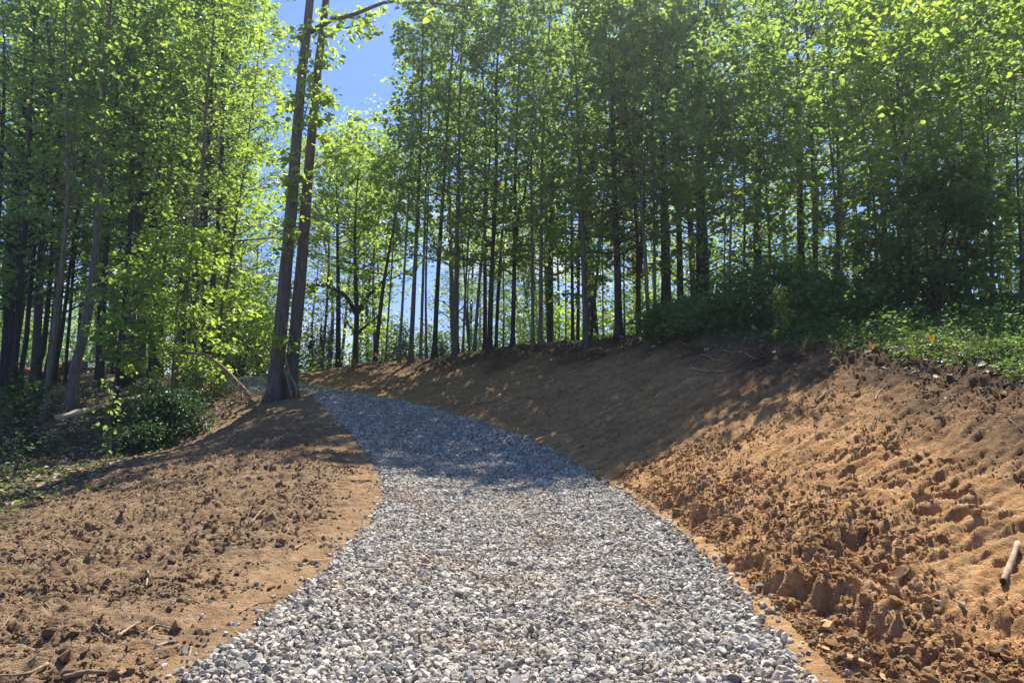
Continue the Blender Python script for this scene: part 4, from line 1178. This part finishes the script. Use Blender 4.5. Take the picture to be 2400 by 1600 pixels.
# ---- ferns
def fern(label, c, h, nf, spread_=.55, group=None):
    c = np.array(c, float); c[2] = float(Hq(c[0], c[1]))
    root = thing("fern", label, "fern", c, group)
    for k in range(nf):
        a = RNG.uniform(0, 6.28); L = h * RNG.uniform(.75, 1.1)
        out = np.array([math.cos(a), math.sin(a), 0]) * spread_ * RNG.uniform(.4, 1)
        rb = smooth_line([np.zeros(3), out * L * .25 + [0, 0, L * .45], out * L * .6 + [0, 0, L * .85], out * L * .95 + [0, 0, L * .98]], 26)
        g = Geo(); g.tube(rb, np.linspace(.004, .0012, 26), 4)
        side = np.cross(out / (np.linalg.norm(out) + 1e-9), [0, 0, 1.0])
        for m in range(4, 26):
            w = .125 * h * math.sin(math.pi * (m - 2) / 25) ** .8
            for s_ in (-1, 1):
                p = rb[m]; up = (rb[min(m + 1, 25)] - rb[m - 1]); up /= np.linalg.norm(up)
                e = p + s_ * side * w + up * w * .25
                g.add([p - up * .003 * h / .4, p + (e - p) * .5 - up * .0045 * h / .4, e, p + (e - p) * .5 + up * .0045 * h / .4, p + up * .003 * h / .4], [[0, 1, 3, 4]], [[1, 2, 3]], RNG.random())
        link("frond", g.mesh("frond", M_FERN, False), root)


f0 = hit(2185, 872)
fern("upright yellow green fern beside the yellow pin flag on the bank top", f0 + [.0, .35, 0], .50, 4, .36)
fern("small curled fern below the shrubs, right of the leftmost yellow flag", hit(1832, 812) + [0, .3, 0], .22, 4, .4)
fern("low dark fern at the ragged bank edge near the right edge", hit(2330, 880) + [0, .5, 0], .22, 5, .7)


# ---- weeds and litter: ground cover nobody could count
def cover(name, n, xs, ys, hgt, size, mat, keep, tilt=.7, fancy=False, lift=.02, width=.3, up=True):
    m = keep
    x, y = xs[m], ys[m]
    z = Hq(x, y) + lift + hgt[m]
    V, Q, T = leaves(np.c_[x, y, z], size, None, fancy=fancy, tilt=tilt, droop=.1 if up else .0, width=width)
    link(name, mesh_np(name, V, [Q], {"tint": T}, False, [mat]), kind="stuff")


n = 210000
u = RNG.random(n); yy = 7.2 + 16 * u ** 1.2; xx = 1.5 + (yy * 1.15 - 1.5) * RNG.random(n)
co = crest_off(xx, yy); px = 1200 + F * xx / yy
hh = RNG.random(n) ** 1.6 * .42 * np.clip(.5 + fbm(xx * 1.3, yy * 1.3, 2, 7), .12, 1.3) * sstep(0, .9, co)
cover("weeds", n, xx, yy, hh, .048, M_WEED, (co > .02 + .25 * fbm(xx * 2, yy * 2, 2, 8)) & (px > 1500 + 90 * fbm(xx, yy, 2, 4)) & (RNG.random(n) < .45 + .6 * sstep(0, 1.2, co)), tilt=.8)
n = 60000
yy = 7.2 + 9 * RNG.random(n) ** 1.2; xx = 1.5 + (yy * 1.15 - 1.5) * RNG.random(n)
co = crest_off(xx, yy); px = 1200 + F * xx / yy
m = (co > -.1 + .3 * fbm(xx * 2, yy * 2, 2, 8)) & (px > 1540 + 90 * fbm(xx, yy, 2, 4)) & (fbm(xx * 1.2, yy * 1.2, 2, 66) > RNG.normal(.0, .2, n))
xx, yy = xx[m], yy[m]; n = len(xx); L = RNG.uniform(.05, .24, n); a = RNG.uniform(0, 6.28, n); bend = RNG.uniform(.1, .6, n) * L
dx, dy = np.cos(a), np.sin(a); wv_ = RNG.uniform(.002, .005, n); zz = Hq(xx, yy) - .01
V = np.stack([np.c_[xx - dy * wv_, yy + dx * wv_, zz], np.c_[xx + dy * wv_, yy - dx * wv_, zz], np.c_[xx + dx * bend * .35 + dy * wv_ * .8, yy + dy * bend * .35 - dx * wv_ * .8, zz + L * .6], np.c_[xx + dx * bend * .35 - dy * wv_ * .8, yy + dy * bend * .35 + dx * wv_ * .8, zz + L * .6], np.c_[xx + dx * bend, yy + dy * bend, zz + L * .9]], 1).reshape(-1, 3)
b5 = (np.arange(n) * 5)[:, None]
link("grass", mesh_np("grass", V, [b5 + np.array([[0, 1, 2, 3]]), b5 + np.array([[3, 2, 4]])], {"tint": np.repeat(RNG.random(n), 5)}, False, [M_GRASS]), kind="stuff")
n = 60000
yy = 11 + 26 * RNG.random(n); xx = xL(yy) - 2 - 22 * RNG.random(n) ** .9
_, _, _, _, fo, _, _ = masks(xx, yy)
cover("leaf_litter", n, xx, yy, RNG.random(n) * .03, .10, M_LITTER, (RNG.random(n) < fo * .95), tilt=.35)
n = 30000
yy = 10 + 22 * RNG.random(n); xx = xL(yy) - 3 - 16 * RNG.random(n)
_, _, _, _, fo, _, _ = masks(xx, yy)
cover("low_weeds", n, xx, yy, RNG.random(n) ** 2 * .16, .075, M_WEED, RNG.random(n) < fo * np.clip(.2 + fbm(xx * .5, yy * .5, 3, 19) * 1.4 + .5 * sstep(17, 12, yy), 0, 1), tilt=.8)
n = 9000
yy = 7.5 + 20 * RNG.random(n); xx = xR(yy) + 1 + 9 * RNG.random(n)
co = crest_off(xx, yy)
cover("bank_litter", n, xx, yy, RNG.random(n) * .03, .085, M_LITTER, (RNG.random(n) < sstep(-1.3, -.1, co)) & (co < 1.5), tilt=.5)


# ---- sticks, roots and logs
def stick(name, label, pts, r0, r1, mat, cat, group=None, lift=.5, n=14, ends=False, at_d=None, twigs=0):
    if at_d is None:
        P = [hit(*p) for p in pts]
        for p in P: p[2] = float(Hq(p[0], p[1])) + r0 * lift
    else:
        P = [W(px, py, dd) for (px, py), dd in zip(pts, at_d)]
    P = smooth_line(P, n)
    root_at = P[0].copy()
    g = Geo(); g.tube(P, np.linspace(r0, r1, n) * (1 + .12 * RNG.standard_normal(n)), 8, lump=.15)
    for k in range(twigs):
        s0 = P[RNG.integers(2, n - 1)]; e = s0 + RNG.normal(0, .28, 3) + [0, 0, .12]
        g.tube([s0, (s0 + e) / 2 + RNG.normal(0, .03, 3), e], [r1 * .8, r1 * .5, .002], 4)
    if ends:
        o = thing(name, label, cat, root_at, group)
        link("body", g.mesh("body", mat, True, root_at), o)
        c = Geo(); dv = P[0] - P[1]; dv /= np.linalg.norm(dv)
        c.tube([P[0] + dv * .002, P[0] + dv * r0 * .35], [r0 * .98, r0 * .75], 8, lump=.2)
        link("broken_end", c.mesh("broken_end", M_DARK, False, root_at), o)
        return o
    o = link(name, g.mesh(name, mat, True, root_at), None, label, cat, group)
    o.location = root_at
    return o


stick("fallen_log", "pale peeled log lying on the leaf litter behind the small sapling", [(132, 988), (200, 972), (260, 954), (345, 936)], .11, .075, M_PEELED, "log", lift=.9)
stick("fallen_log", "dark barked log lying lower at the left edge, in front of the peeled log", [(-30, 1032), (60, 1018), (140, 1005), (242, 992)], .075, .05, M_BARK, "log", lift=.9)
stick("fallen_log", "short thick mossy log at the foot of the pale curving trunk", [(345, 912), (375, 914), (402, 930)], .16, .14, M_PALE, "log", lift=.7)
stick("fallen_branch", "thin dead branch lying far back across the left wood floor", [(104, 896), (140, 893), (190, 889), (240, 905)], .04, .02, M_DARK, "branch", lift=1)
stick("bent_branch", "long bare branch bent in an arch beside the brush pile", [(590, 950), (580, 925), (573, 912), (537, 876), (508, 849), (476, 830), (422, 826), (388, 809), (369, 791)], .075, .015, M_STICK, "branch", at_d=[19.6, 19.6, 19.7, 19.9, 20, 20.1, 20.2, 20.3, 20.4], n=30, twigs=10)
stick("thin_branch", "thin drooping bare branch left of the arching bent branch", [(420, 827), (407, 831), (349, 835), (313, 822), (300, 810)], .022, .008, M_STICK, "branch", at_d=[20.2, 20.2, 20.1, 20, 20], n=18)
for pts, r, lab in [([(543, 979), (560, 962), (583, 954), (612, 960)], .03, "pale arching root bowed above the soil by the brush pile"), ([(531, 956), (552, 944), (579, 944), (614, 957)], .035, "thick arching root just above the pale bowed root"),
                    ([(485, 990), (512, 972), (541, 962), (560, 955)], .022, "thin branch pointing left out of the brush pile"), ([(480, 1000), (505, 992), (525, 995)], .02, "short low branch under the brush pile's left end")]:
    stick("arching_root", lab, pts, r, r * .5, M_STICK, "root", group="roots of the brush pile", at_d=[19.0, 18.9, 18.9, 19.1][:len(pts)], n=16, twigs=3)
bp = W(575, 940, 20.3); bp[2] = Hs(bp[0], bp[1])
g = Geo()
for k in range(70):
    a = RNG.uniform(0, 6.28); p0 = np.array([RNG.normal(0, .75), RNG.normal(0, .35), 0]); p0[2] = Hs(bp[0] + p0[0], bp[1] + p0[1]) - bp[2] + RNG.random() * .15
    e = p0 + np.array([math.cos(a), math.sin(a), RNG.normal(.25, .2)]) * RNG.uniform(.3, 1.0)
    g.tube(smooth_line([p0, (p0 + e) / 2 + RNG.normal(0, .07, 3) + [0, 0, .06], e], 6), np.linspace(RNG.uniform(.006, .022), .003, 6), 4)
o = link("brush_pile", g.mesh("brush_pile", M_STICK, True), None, "tangled pile of torn twigs and roots left of the poplar's foot", "brush pile"); o.location = bp
stick("leaning_stick", "long broken stick leaning on the poplar, bent at its lower end", [(671, 840), (678, 875), (688, 893), (695, 908), (695, 930)], .035, .028, M_STICK, "stick", at_d=[19.75, 19.5, 19.4, 19.3, 19.3], group="sticks against the poplar")
stick("leaning_stick", "short splintered stick standing between the poplar's two trunks", [(670, 868), (674, 890), (682, 915), (684, 930)], .04, .035, M_STICK, "stick", at_d=[19.8, 19.7, 19.6, 19.55], group="sticks against the poplar")

BANK = [([(1645, 833), (1663, 840), (1676, 849), (1707, 851)], .016, "pale zigzag root on the shaded upper bank below the shrubs"), ([(1690, 818), (1712, 830), (1740, 826), (1760, 838), (1775, 850)], .014, "long wavy pale root under the ragged bank edge"),
        ([(1622, 870), (1655, 872), (1692, 874)], .024, "straight pale stick lying level on the shaded bank"), ([(888, 918), (905, 908), (930, 896), (940, 898)], .03, "long grey stick slanting down the far bank"),
        ([(930, 893), (960, 882), (985, 870), (1012, 856)], .04, "long dark branch lying below the left end of the ridge row"), ([(1913, 946), (1925, 934), (1938, 919)], .018, "short pale stick pointing up at the edge of the bank's sunlight"),
        ([(2052, 940), (2057, 925), (2075, 905)], .010, "curved thin root on the bank under the fern"), ([(1035, 845), (1048, 852), (1052, 858)], .025, "small pale broken stick on the ridge at the bright gap"), ([(822, 850), (828, 858), (832, 864)], .05, "pale splintered stub at the foot of the forked tree")]
for pts, r, lab in BANK: stick("stick", lab, pts, r, r * .6, M_WOOD if "pale" in lab else M_STICK, "stick", group="sticks on the right bank", lift=1.0)
stick("wood_chunk", "thick cut piece of pale branch with a dark end, right edge of the clay", [(2352, 1372), (2368, 1335), (2386, 1283)], .020, .017, M_WOOD, "branch piece", lift=1.0, ends=True)
LEFT = [([(122, 1268), (150, 1284), (176, 1308)], .008, "slender curved root above the middle of the left slope"), ([(342, 1381), (345, 1362), (347, 1342)], .009, "short upright looking pale root halfway up the left slope"), ([(274, 1499), (300, 1480), (325, 1468)], .011, "thick pale root stub on a clod near the lower left"),
        ([(224, 1472), (238, 1488), (259, 1505)], .007, "thin root running down right of the lowest left corner clods"), ([(340, 1490), (365, 1470), (390, 1475), (410, 1484)], .008, "forked brown root hooked over a big clod"), ([(104, 1416), (130, 1440), (174, 1450)], .006, "bent thin root in the lower left soil"),
        ([(178, 1390), (205, 1376), (228, 1362)], .006, "straight brown root left of the upright looking pale root"), ([(41, 1292), (55, 1280), (69, 1270)], .006, "short root near the left edge, halfway up the slope"), ([(234, 1296), (250, 1286), (266, 1277)], .005, "fine root fibre near the slope's middle"),
        ([(276, 1296), (295, 1282), (311, 1269)], .006, "fine straight root right of the slope's middle"), ([(149, 1600), (200, 1586), (249, 1584)], .015, "thick half buried root at the bottom left edge"), ([(439, 1553), (445, 1535), (448, 1520)], .007, "small upright root by the gravel's lower left edge"),
        ([(688, 1290), (705, 1281), (719, 1273)], .010, "pale stick beside the gravel where the soil is smooth"), ([(560, 1440), (600, 1418), (640, 1414), (662, 1404)], .006, "long thin root reaching onto the gravel edge"), ([(0, 1480), (25, 1450), (55, 1428)], .006, "long fibre at the left edge near the bottom"),
        ([(110, 1568), (60, 1585), (-10, 1600)], .010, "brown root in the lowest left corner"), ([(305, 1118), (318, 1130), (326, 1150)], .008, "dark curled root high on the left slope"), ([(460, 1120), (470, 1140), (490, 1158)], .007, "thin arched root on the upper middle of the slope"),
        ([(617, 1140), (640, 1120), (655, 1105)], .006, "fine root high on the slope near the gravel waist"), ([(590, 1228), (605, 1212), (622, 1195)], .010, "dark stick in the slope above the gravel's widest stretch")]
for pts, r, lab in LEFT: stick("root_piece", lab, pts, r, r * .55, M_WOOD if "pale" in lab else M_STICK, "root", group="torn roots on the left slope", lift=1.3)
stick("bark_chip", "whitish flake of bark lying on the smooth soil by the gravel", [(365, 1517), (388, 1512), (410, 1506)], .009, .006, M_GREYROCK, "bark chip", lift=.8)
stick("stick", "reddish brown stick lying on the gravel near the bottom", [(650, 1572), (658, 1553), (668, 1533)], .009, .007, M_STICK, "stick", lift=4.2)
stick("stick", "dark thin twig lying on the gravel at bottom centre", [(868, 1492), (872, 1510), (884, 1526)], .006, .004, M_DARK, "stick", lift=6)
# fine root hairs in the left soil
n = 2000
yy = 2.6 + 13 * RNG.random(n) ** 1.2; xx = xL(yy) - .3 - 6 * RNG.random(n)
g = Geo()
for a, b in zip(xx, yy):
    if abs(a) > .75 * b: continue
    h = RNG.uniform(0, 6.28); L = RNG.uniform(.04, .16)
    Pk = np.array([[a, b, 0], [a + math.cos(h) * L * .5 + RNG.normal(0, .012), b + math.sin(h) * L * .5, 0], [a + math.cos(h) * L, b + math.sin(h) * L, 0]])
    Pk[:, 2] = Hq(Pk[:, 0], Pk[:, 1]) + [.004, .018, .006]
    g.tube(Pk, [.0028, .0025, .0012], 4, cap=False)
for k in range(500):
    b = RNG.uniform(6, 20); a = RNG.uniform(1.5, .72 * b); co = float(crest_off(np.array([a]), np.array([b]))[0])
    if not -1.6 < co < .4: continue
    h = RNG.uniform(0, 6.28); L = RNG.uniform(.08, .35)
    Pk = np.array([[a, b, 0], [a + math.cos(h) * L * .5, b + math.sin(h) * L * .5 + RNG.normal(0, .03), 0], [a + math.cos(h) * L, b + math.sin(h) * L, 0]])
    Pk[:, 2] = Hq(Pk[:, 0], Pk[:, 1]) + [.005, .03, .01]
    g.tube(Pk, [.005, .004, .002], 4, cap=False)
link("root_litter", g.mesh("root_litter", M_STICK, True), kind="stuff")


# ---- loose stones
def stone(name, label, px, py, size, mat, flat=(.4, .6), group=None, sink=.25):
    p = hit(px, py); p[2] = float(Hq(p[0], p[1]))
    V, T = chipped(2, 8, .05, 1, flat)
    V = V[0] * size
    a = RNG.uniform(0, 6.28)
    R = np.array([[math.cos(a), -math.sin(a), 0], [math.sin(a), math.cos(a), 0], [0, 0, 1]])
    V = V @ R.T; V[:, 2] += size * (.45 - sink)
    o = link(name, mesh_np(name, V, [T], {"tint": np.full(len(V), .5)}, False, [mat]), None, label, "stone", group)
    o.location = p
    return o


stone("flat_stone", "largest flat orange stone, beside the gravel at the lower right", 1940, 1474, .068, M_ROCK, (.38, .45), "orange stones")
for px, py, s, lab in [(1962, 1506, .028, "small orange stone just below the largest flat one"), (1935, 1522, .03, "orange stone two steps below the largest flat one"), (1985, 1545, .036, "flat orange stone near the bottom edge by the gravel"), (2012, 1552, .03, "flat orange stone right of the gravel's bottom corner"),
                       (2075, 1592, .05, "orange slab cut by the bottom edge"), (1895, 1548, .02, "tiny orange pebble touching the gravel edge")]:
    stone("flat_stone", lab, px, py, s, M_ROCK, (.35, .5), "orange stones")
for px, py, s, lab in [(1990, 1580, .026, "pale grey stone at the bottom edge, right of the gravel"), (2030, 1562, .026, "blue grey stone near the bottom edge"), (2256, 1424, .026, "smooth greenish grey stone on the clay, lower right"), (2200, 1418, .02, "small grey stone left of the smooth greenish one"),
                       (1926, 1492, .02, "small grey stone propping the largest flat orange stone"), (445, 1432 + 90, .02, "dark grey stone on the smooth soil left of the gravel"), (1695, 1012, .03, "pale stone on the sunlit bank's upper left"), (2085, 1124, .02, "whitish pebble by the bulldozer cleat marks")]:
    stone("loose_stone", lab, px, py, s, M_GREYROCK, (.55, .8), "grey stones")


# ---- marker flags and ribbon
def pin_flag(label, px, py, h, w, lean):
    p = hit(px, py); p[1] += .25; p[2] = float(Hq(p[0], p[1]))
    root = thing("pin_flag", label, "marker flag", p, "yellow marker flags")
    top = np.array([lean, 0, h])
    g = Geo(); g.tube([[0, 0, -.05], top * .5 + [0, .005, 0], top], .0025, 5)
    link("wire", g.mesh("wire", M_WIRE), root)
    nx_, nz_ = 7, 5
    u, v = np.meshgrid(np.linspace(0, 1, nx_), np.linspace(0, 1, nz_))
    X = top[0] - lean * (v * w * .8 / h) + u * w * .75; Yy = .035 * np.sin(u * 5 + v * 2) * u; Z = h - v * w * .8 - u ** 1.5 * w * .45 + .01 * np.sin(u * 7)
    i = np.arange(nz_ - 1)[:, None] * nx_; j = np.arange(nx_ - 1)[None]
    q = np.stack([i + j, i + j + 1, i + nx_ + j + 1, i + nx_ + j], -1).reshape(-1, 4)
    link("flag", mesh_np("flag", np.c_[X.ravel(), Yy.ravel(), Z.ravel()], [q], {"tint": RNG.random(X.size)}, True, [M_FLAG]), root)


pin_flag("orange yellow pin flag behind the upright fern", 2198, 872, .34, .10, .03)
pin_flag("orange yellow pin flag low in the weeds, left of the fern", 2056, 842, .2, .09, .02)
pin_flag("dull yellow pin flag at the shrubs' front edge, leftmost on the bank", 1778, 812, .34, .085, -.03)
pin_flag("tiny yellow pin flag far off at the foot of the leaning dark trunk", 874, 855, .4, .16, .02)
p = W(1868, 690, 13.7)
root = thing("flagging_ribbon", "pink orange plastic ribbon tied to a twig in the dark shrubs", "ribbon", p)
g = Geo(); g.tube([[-.25, .6, -.25], [-.02, .05, .02], [.06, -.02, .1]], [.012, .007, .004], 5)
link("twig", g.mesh("twig", M_STICK), root)
for sx, L in ((-.5, .17), (.7, .15)):
    n_ = 10; v = np.linspace(0, 1, n_)
    cx = sx * .07 * np.sin(v * 1.9) ; cy = -.02 + .02 * np.sin(v * 6); cz = .02 - v * L
    V = np.vstack([np.c_[cx - .012, cy, cz], np.c_[cx + .012, cy + .01, cz - .004]])
    q = [[k, k + 1, n_ + k + 1, n_ + k] for k in range(n_ - 1)]
    link("tail", mesh_np("tail", V, [q], {"tint": RNG.random(len(V))}, True, [M_RIBBON]), root)

# ---- pale slatted panel on the ridge
p = W(862, 852, 31.5); p[2] = Hs(p[0], p[1])
root = thing("slatted_panel", "small pale panel of level slats beside the leaning dark ridge trunk", "fence panel", p)
for sx in (-.15, .15):
    g = Geo(); g.box((sx, 0, .20), (.02, .02, .24)); link("post", g.mesh("post", M_WHITE, False), root)
for k in range(3):
    g = Geo(); g.box((0, -.024, .14 + k * .11), (.17, .008, .035)); link("slat", g.mesh("slat", M_WHITE, False), root)


# ---- vehicles parked far off in the left wood
def extr(g, prof_, w, bevel=.04):
    """side profile (x,z) swept across +-w with eased edges"""
    prof_ = np.array(prof_, float); n = len(prof_); c = prof_.mean(0)
    rings = []
    for yy_, s_ in ((-w, .965), (-w + bevel, 1), (w - bevel, 1), (w, .965)):
        pp = c + (prof_ - c) * s_
        rings.append(np.c_[pp[:, 0], np.full(n, yy_), pp[:, 1]])
    V = np.vstack(rings + [[[c[0], -w, c[1]]], [[c[0], w, c[1]]]])
    q = [[r * n + k, r * n + (k + 1) % n, (r + 1) * n + (k + 1) % n, (r + 1) * n + k] for r in range(3) for k in range(n)]
    t_ = [[4 * n, (k + 1) % n, k] for k in range(n)] + [[4 * n + 1, 3 * n + k, 3 * n + (k + 1) % n] for k in range(n)]
    g.add(V, q, t_)


def wheels(root, xs, w, r):
    for wx in xs:
        for s_ in (-1, 1):
            g = Geo(); g.tube([[wx, s_ * (w - .2), r], [wx, s_ * (w - .17), r], [wx, s_ * (w - .01), r], [wx, s_ * w, r]], [r * .9, r, r, r * .9], 20)
            tyre = link("wheel", g.mesh("wheel", M_TYRE, False), root)
            g = Geo(); g.tube([[wx, s_ * (w + .002), r], [wx, s_ * (w + .012), r]], [r * .6, r * .5], 12)
            link("rim", g.mesh("rim", M_CHROME, False), tyre)


def pickup(label, loc, rz, paint, group):
    root = thing("pickup_truck", label, "pickup truck", loc, group); root.rotation_euler = (0, 0, rz)
    g = Geo(); extr(g, [(-2.65, .45), (-2.7, .98), (-.75, 1.02), (1.0, 1.04), (2.45, .96), (2.68, .8), (2.7, .45)], .94)
    link("body", g.mesh("body", paint, False), root)
    g = Geo(); extr(g, [(-.85, 1.0), (-.7, 1.62), (-.45, 1.72), (.45, 1.70), (1.25, 1.02)], .80)
    link("cab", g.mesh("cab", paint, False), root)
    for s_ in (-1, 1):
        for a, b in (((-.6, 1.08), (.12, 1.6)), ((.18, 1.08), (.62, 1.58))):
            g = Geo(); g.box(((a[0] + b[0]) / 2, s_ * .795, (a[1] + b[1]) / 2), ((b[0] - a[0]) / 2, .012, (b[1] - a[1]) / 2), taper=.85); link("window", g.mesh("window", M_GLASS, False), root)
        g = Geo(); g.box((2.66, s_ * .72, .82), (.05, .16, .08)); link("headlight", g.mesh("headlight", M_CHROME, False), root)
        g = Geo(); g.box((-2.68, s_ * .84, .8), (.035, .07, .15)); link("taillight", g.mesh("taillight", M_LAMP, False), root)
    g = Geo(); g.box((2.72, 0, .55), (.05, .9, .09)); g.box((-2.72, 0, .55), (.05, .88, .08)); link("bumper", g.mesh("bumper", M_CHROME, False), root)
    wheels(root, (-1.65, 1.7), .93, .38)
    return root


def onground(px, py, d):
    p = W(px, py, d); p[2] = Hs(p[0], p[1]); return p


pickup("red pickup truck half hidden by trunks at the left edge of the wood", onground(18, 897, 60), math.radians(8), M_RED, None)
p = onground(176, 893, 62)
root = thing("parked_car", "black car with bright rear glass parked beyond the big pale scarred tree", "car", p); root.rotation_euler = (0, 0, math.radians(160))
g = Geo(); extr(g, [(-2.2, .4), (-2.25, .9), (-1.2, .98), (1.3, .98), (2.15, .85), (2.25, .4)], .92); link("body", g.mesh("body", M_BLACK, False), root)
g = Geo(); extr(g, [(-2.1, .97), (-1.9, 1.55), (-1.4, 1.68), (.2, 1.66), (1.1, .98)], .78); link("cabin", g.mesh("cabin", M_BLACK, False), root)
for s_ in (-1, 1):
    for x0, x1 in ((-1.75, -.9), (-.8, 0), (.06, .6)):
        g = Geo(); g.box(((x0 + x1) / 2, s_ * .772, 1.3), ((x1 - x0) / 2, .014, .21), taper=.88); link("window", g.mesh("window", M_GLASS, False), root)
    g = Geo(); g.box((-2.23, s_ * .72, .85), (.03, .14, .08)); link("taillight", g.mesh("taillight", M_LAMP, False), root)
    g = Geo(); g.box((2.2, s_ * .66, .75), (.04, .18, .07)); link("headlight", g.mesh("headlight", M_CHROME, False), root)
g = Geo(); g.box((-2.07, 0, 1.28), (.03, .62, .2)); link("rear_window", g.mesh("rear_window", M_CHROME, False), root)
g = Geo(); g.box((-2.26, 0, .52), (.05, .86, .09)); link("bumper", g.mesh("bumper", M_CHROME, False), root)
wheels(root, (-1.4, 1.4), .9, .34)
# boards stacked before the black car
p = onground(207, 893, 56)
root = thing("board_stack", "low stack of tan boards in front of the black car", "board stack", p); root.rotation_euler = (0, 0, .15)
for k in range(3):
    g = Geo(); g.box((RNG.normal(0, .03), 0, .07 + k * .125), (.62, .3, .055)); link("board", g.mesh("board", M_TAN, False), root)
# orange frame
p = onground(26, 893, 52)
root = thing("orange_frame", "orange A shaped frame standing before the red pickup", "frame stand", p)
for e in ((-.16, -.1), (.22, -.1), (.03, .2)):
    g = Geo(); g.tube([[e[0], e[1], 0], [.02, 0, .62]], [.022, .018], 8); link("leg", g.mesh("leg", M_ORANGE), root)
g = Geo(); g.tube([[.02, 0, .58], [.02, 0, .70]], [.03, .02], 8); link("cap", g.mesh("cap", M_ORANGE), root)


# ---- thin scattering volume added to imitate a lens-glare veil over the right wood
hz = Geo(); hz.box((0, 180, 12), (440, 330, 24))
t = NT("glare_veil_volume")
pv = t.n("ShaderNodeVolumePrincipled"); pv.inputs["Color"].default_value = (.86, .94, 1, 1); pv.inputs["Density"].default_value = .0011; pv.inputs["Anisotropy"].default_value = .74
t.l(pv.outputs[0], t.out.inputs["Volume"])
link("glare_veil", hz.mesh("glare_veil", t.m, False), kind="stuff")
scene.cycles.volume_bounces = 0
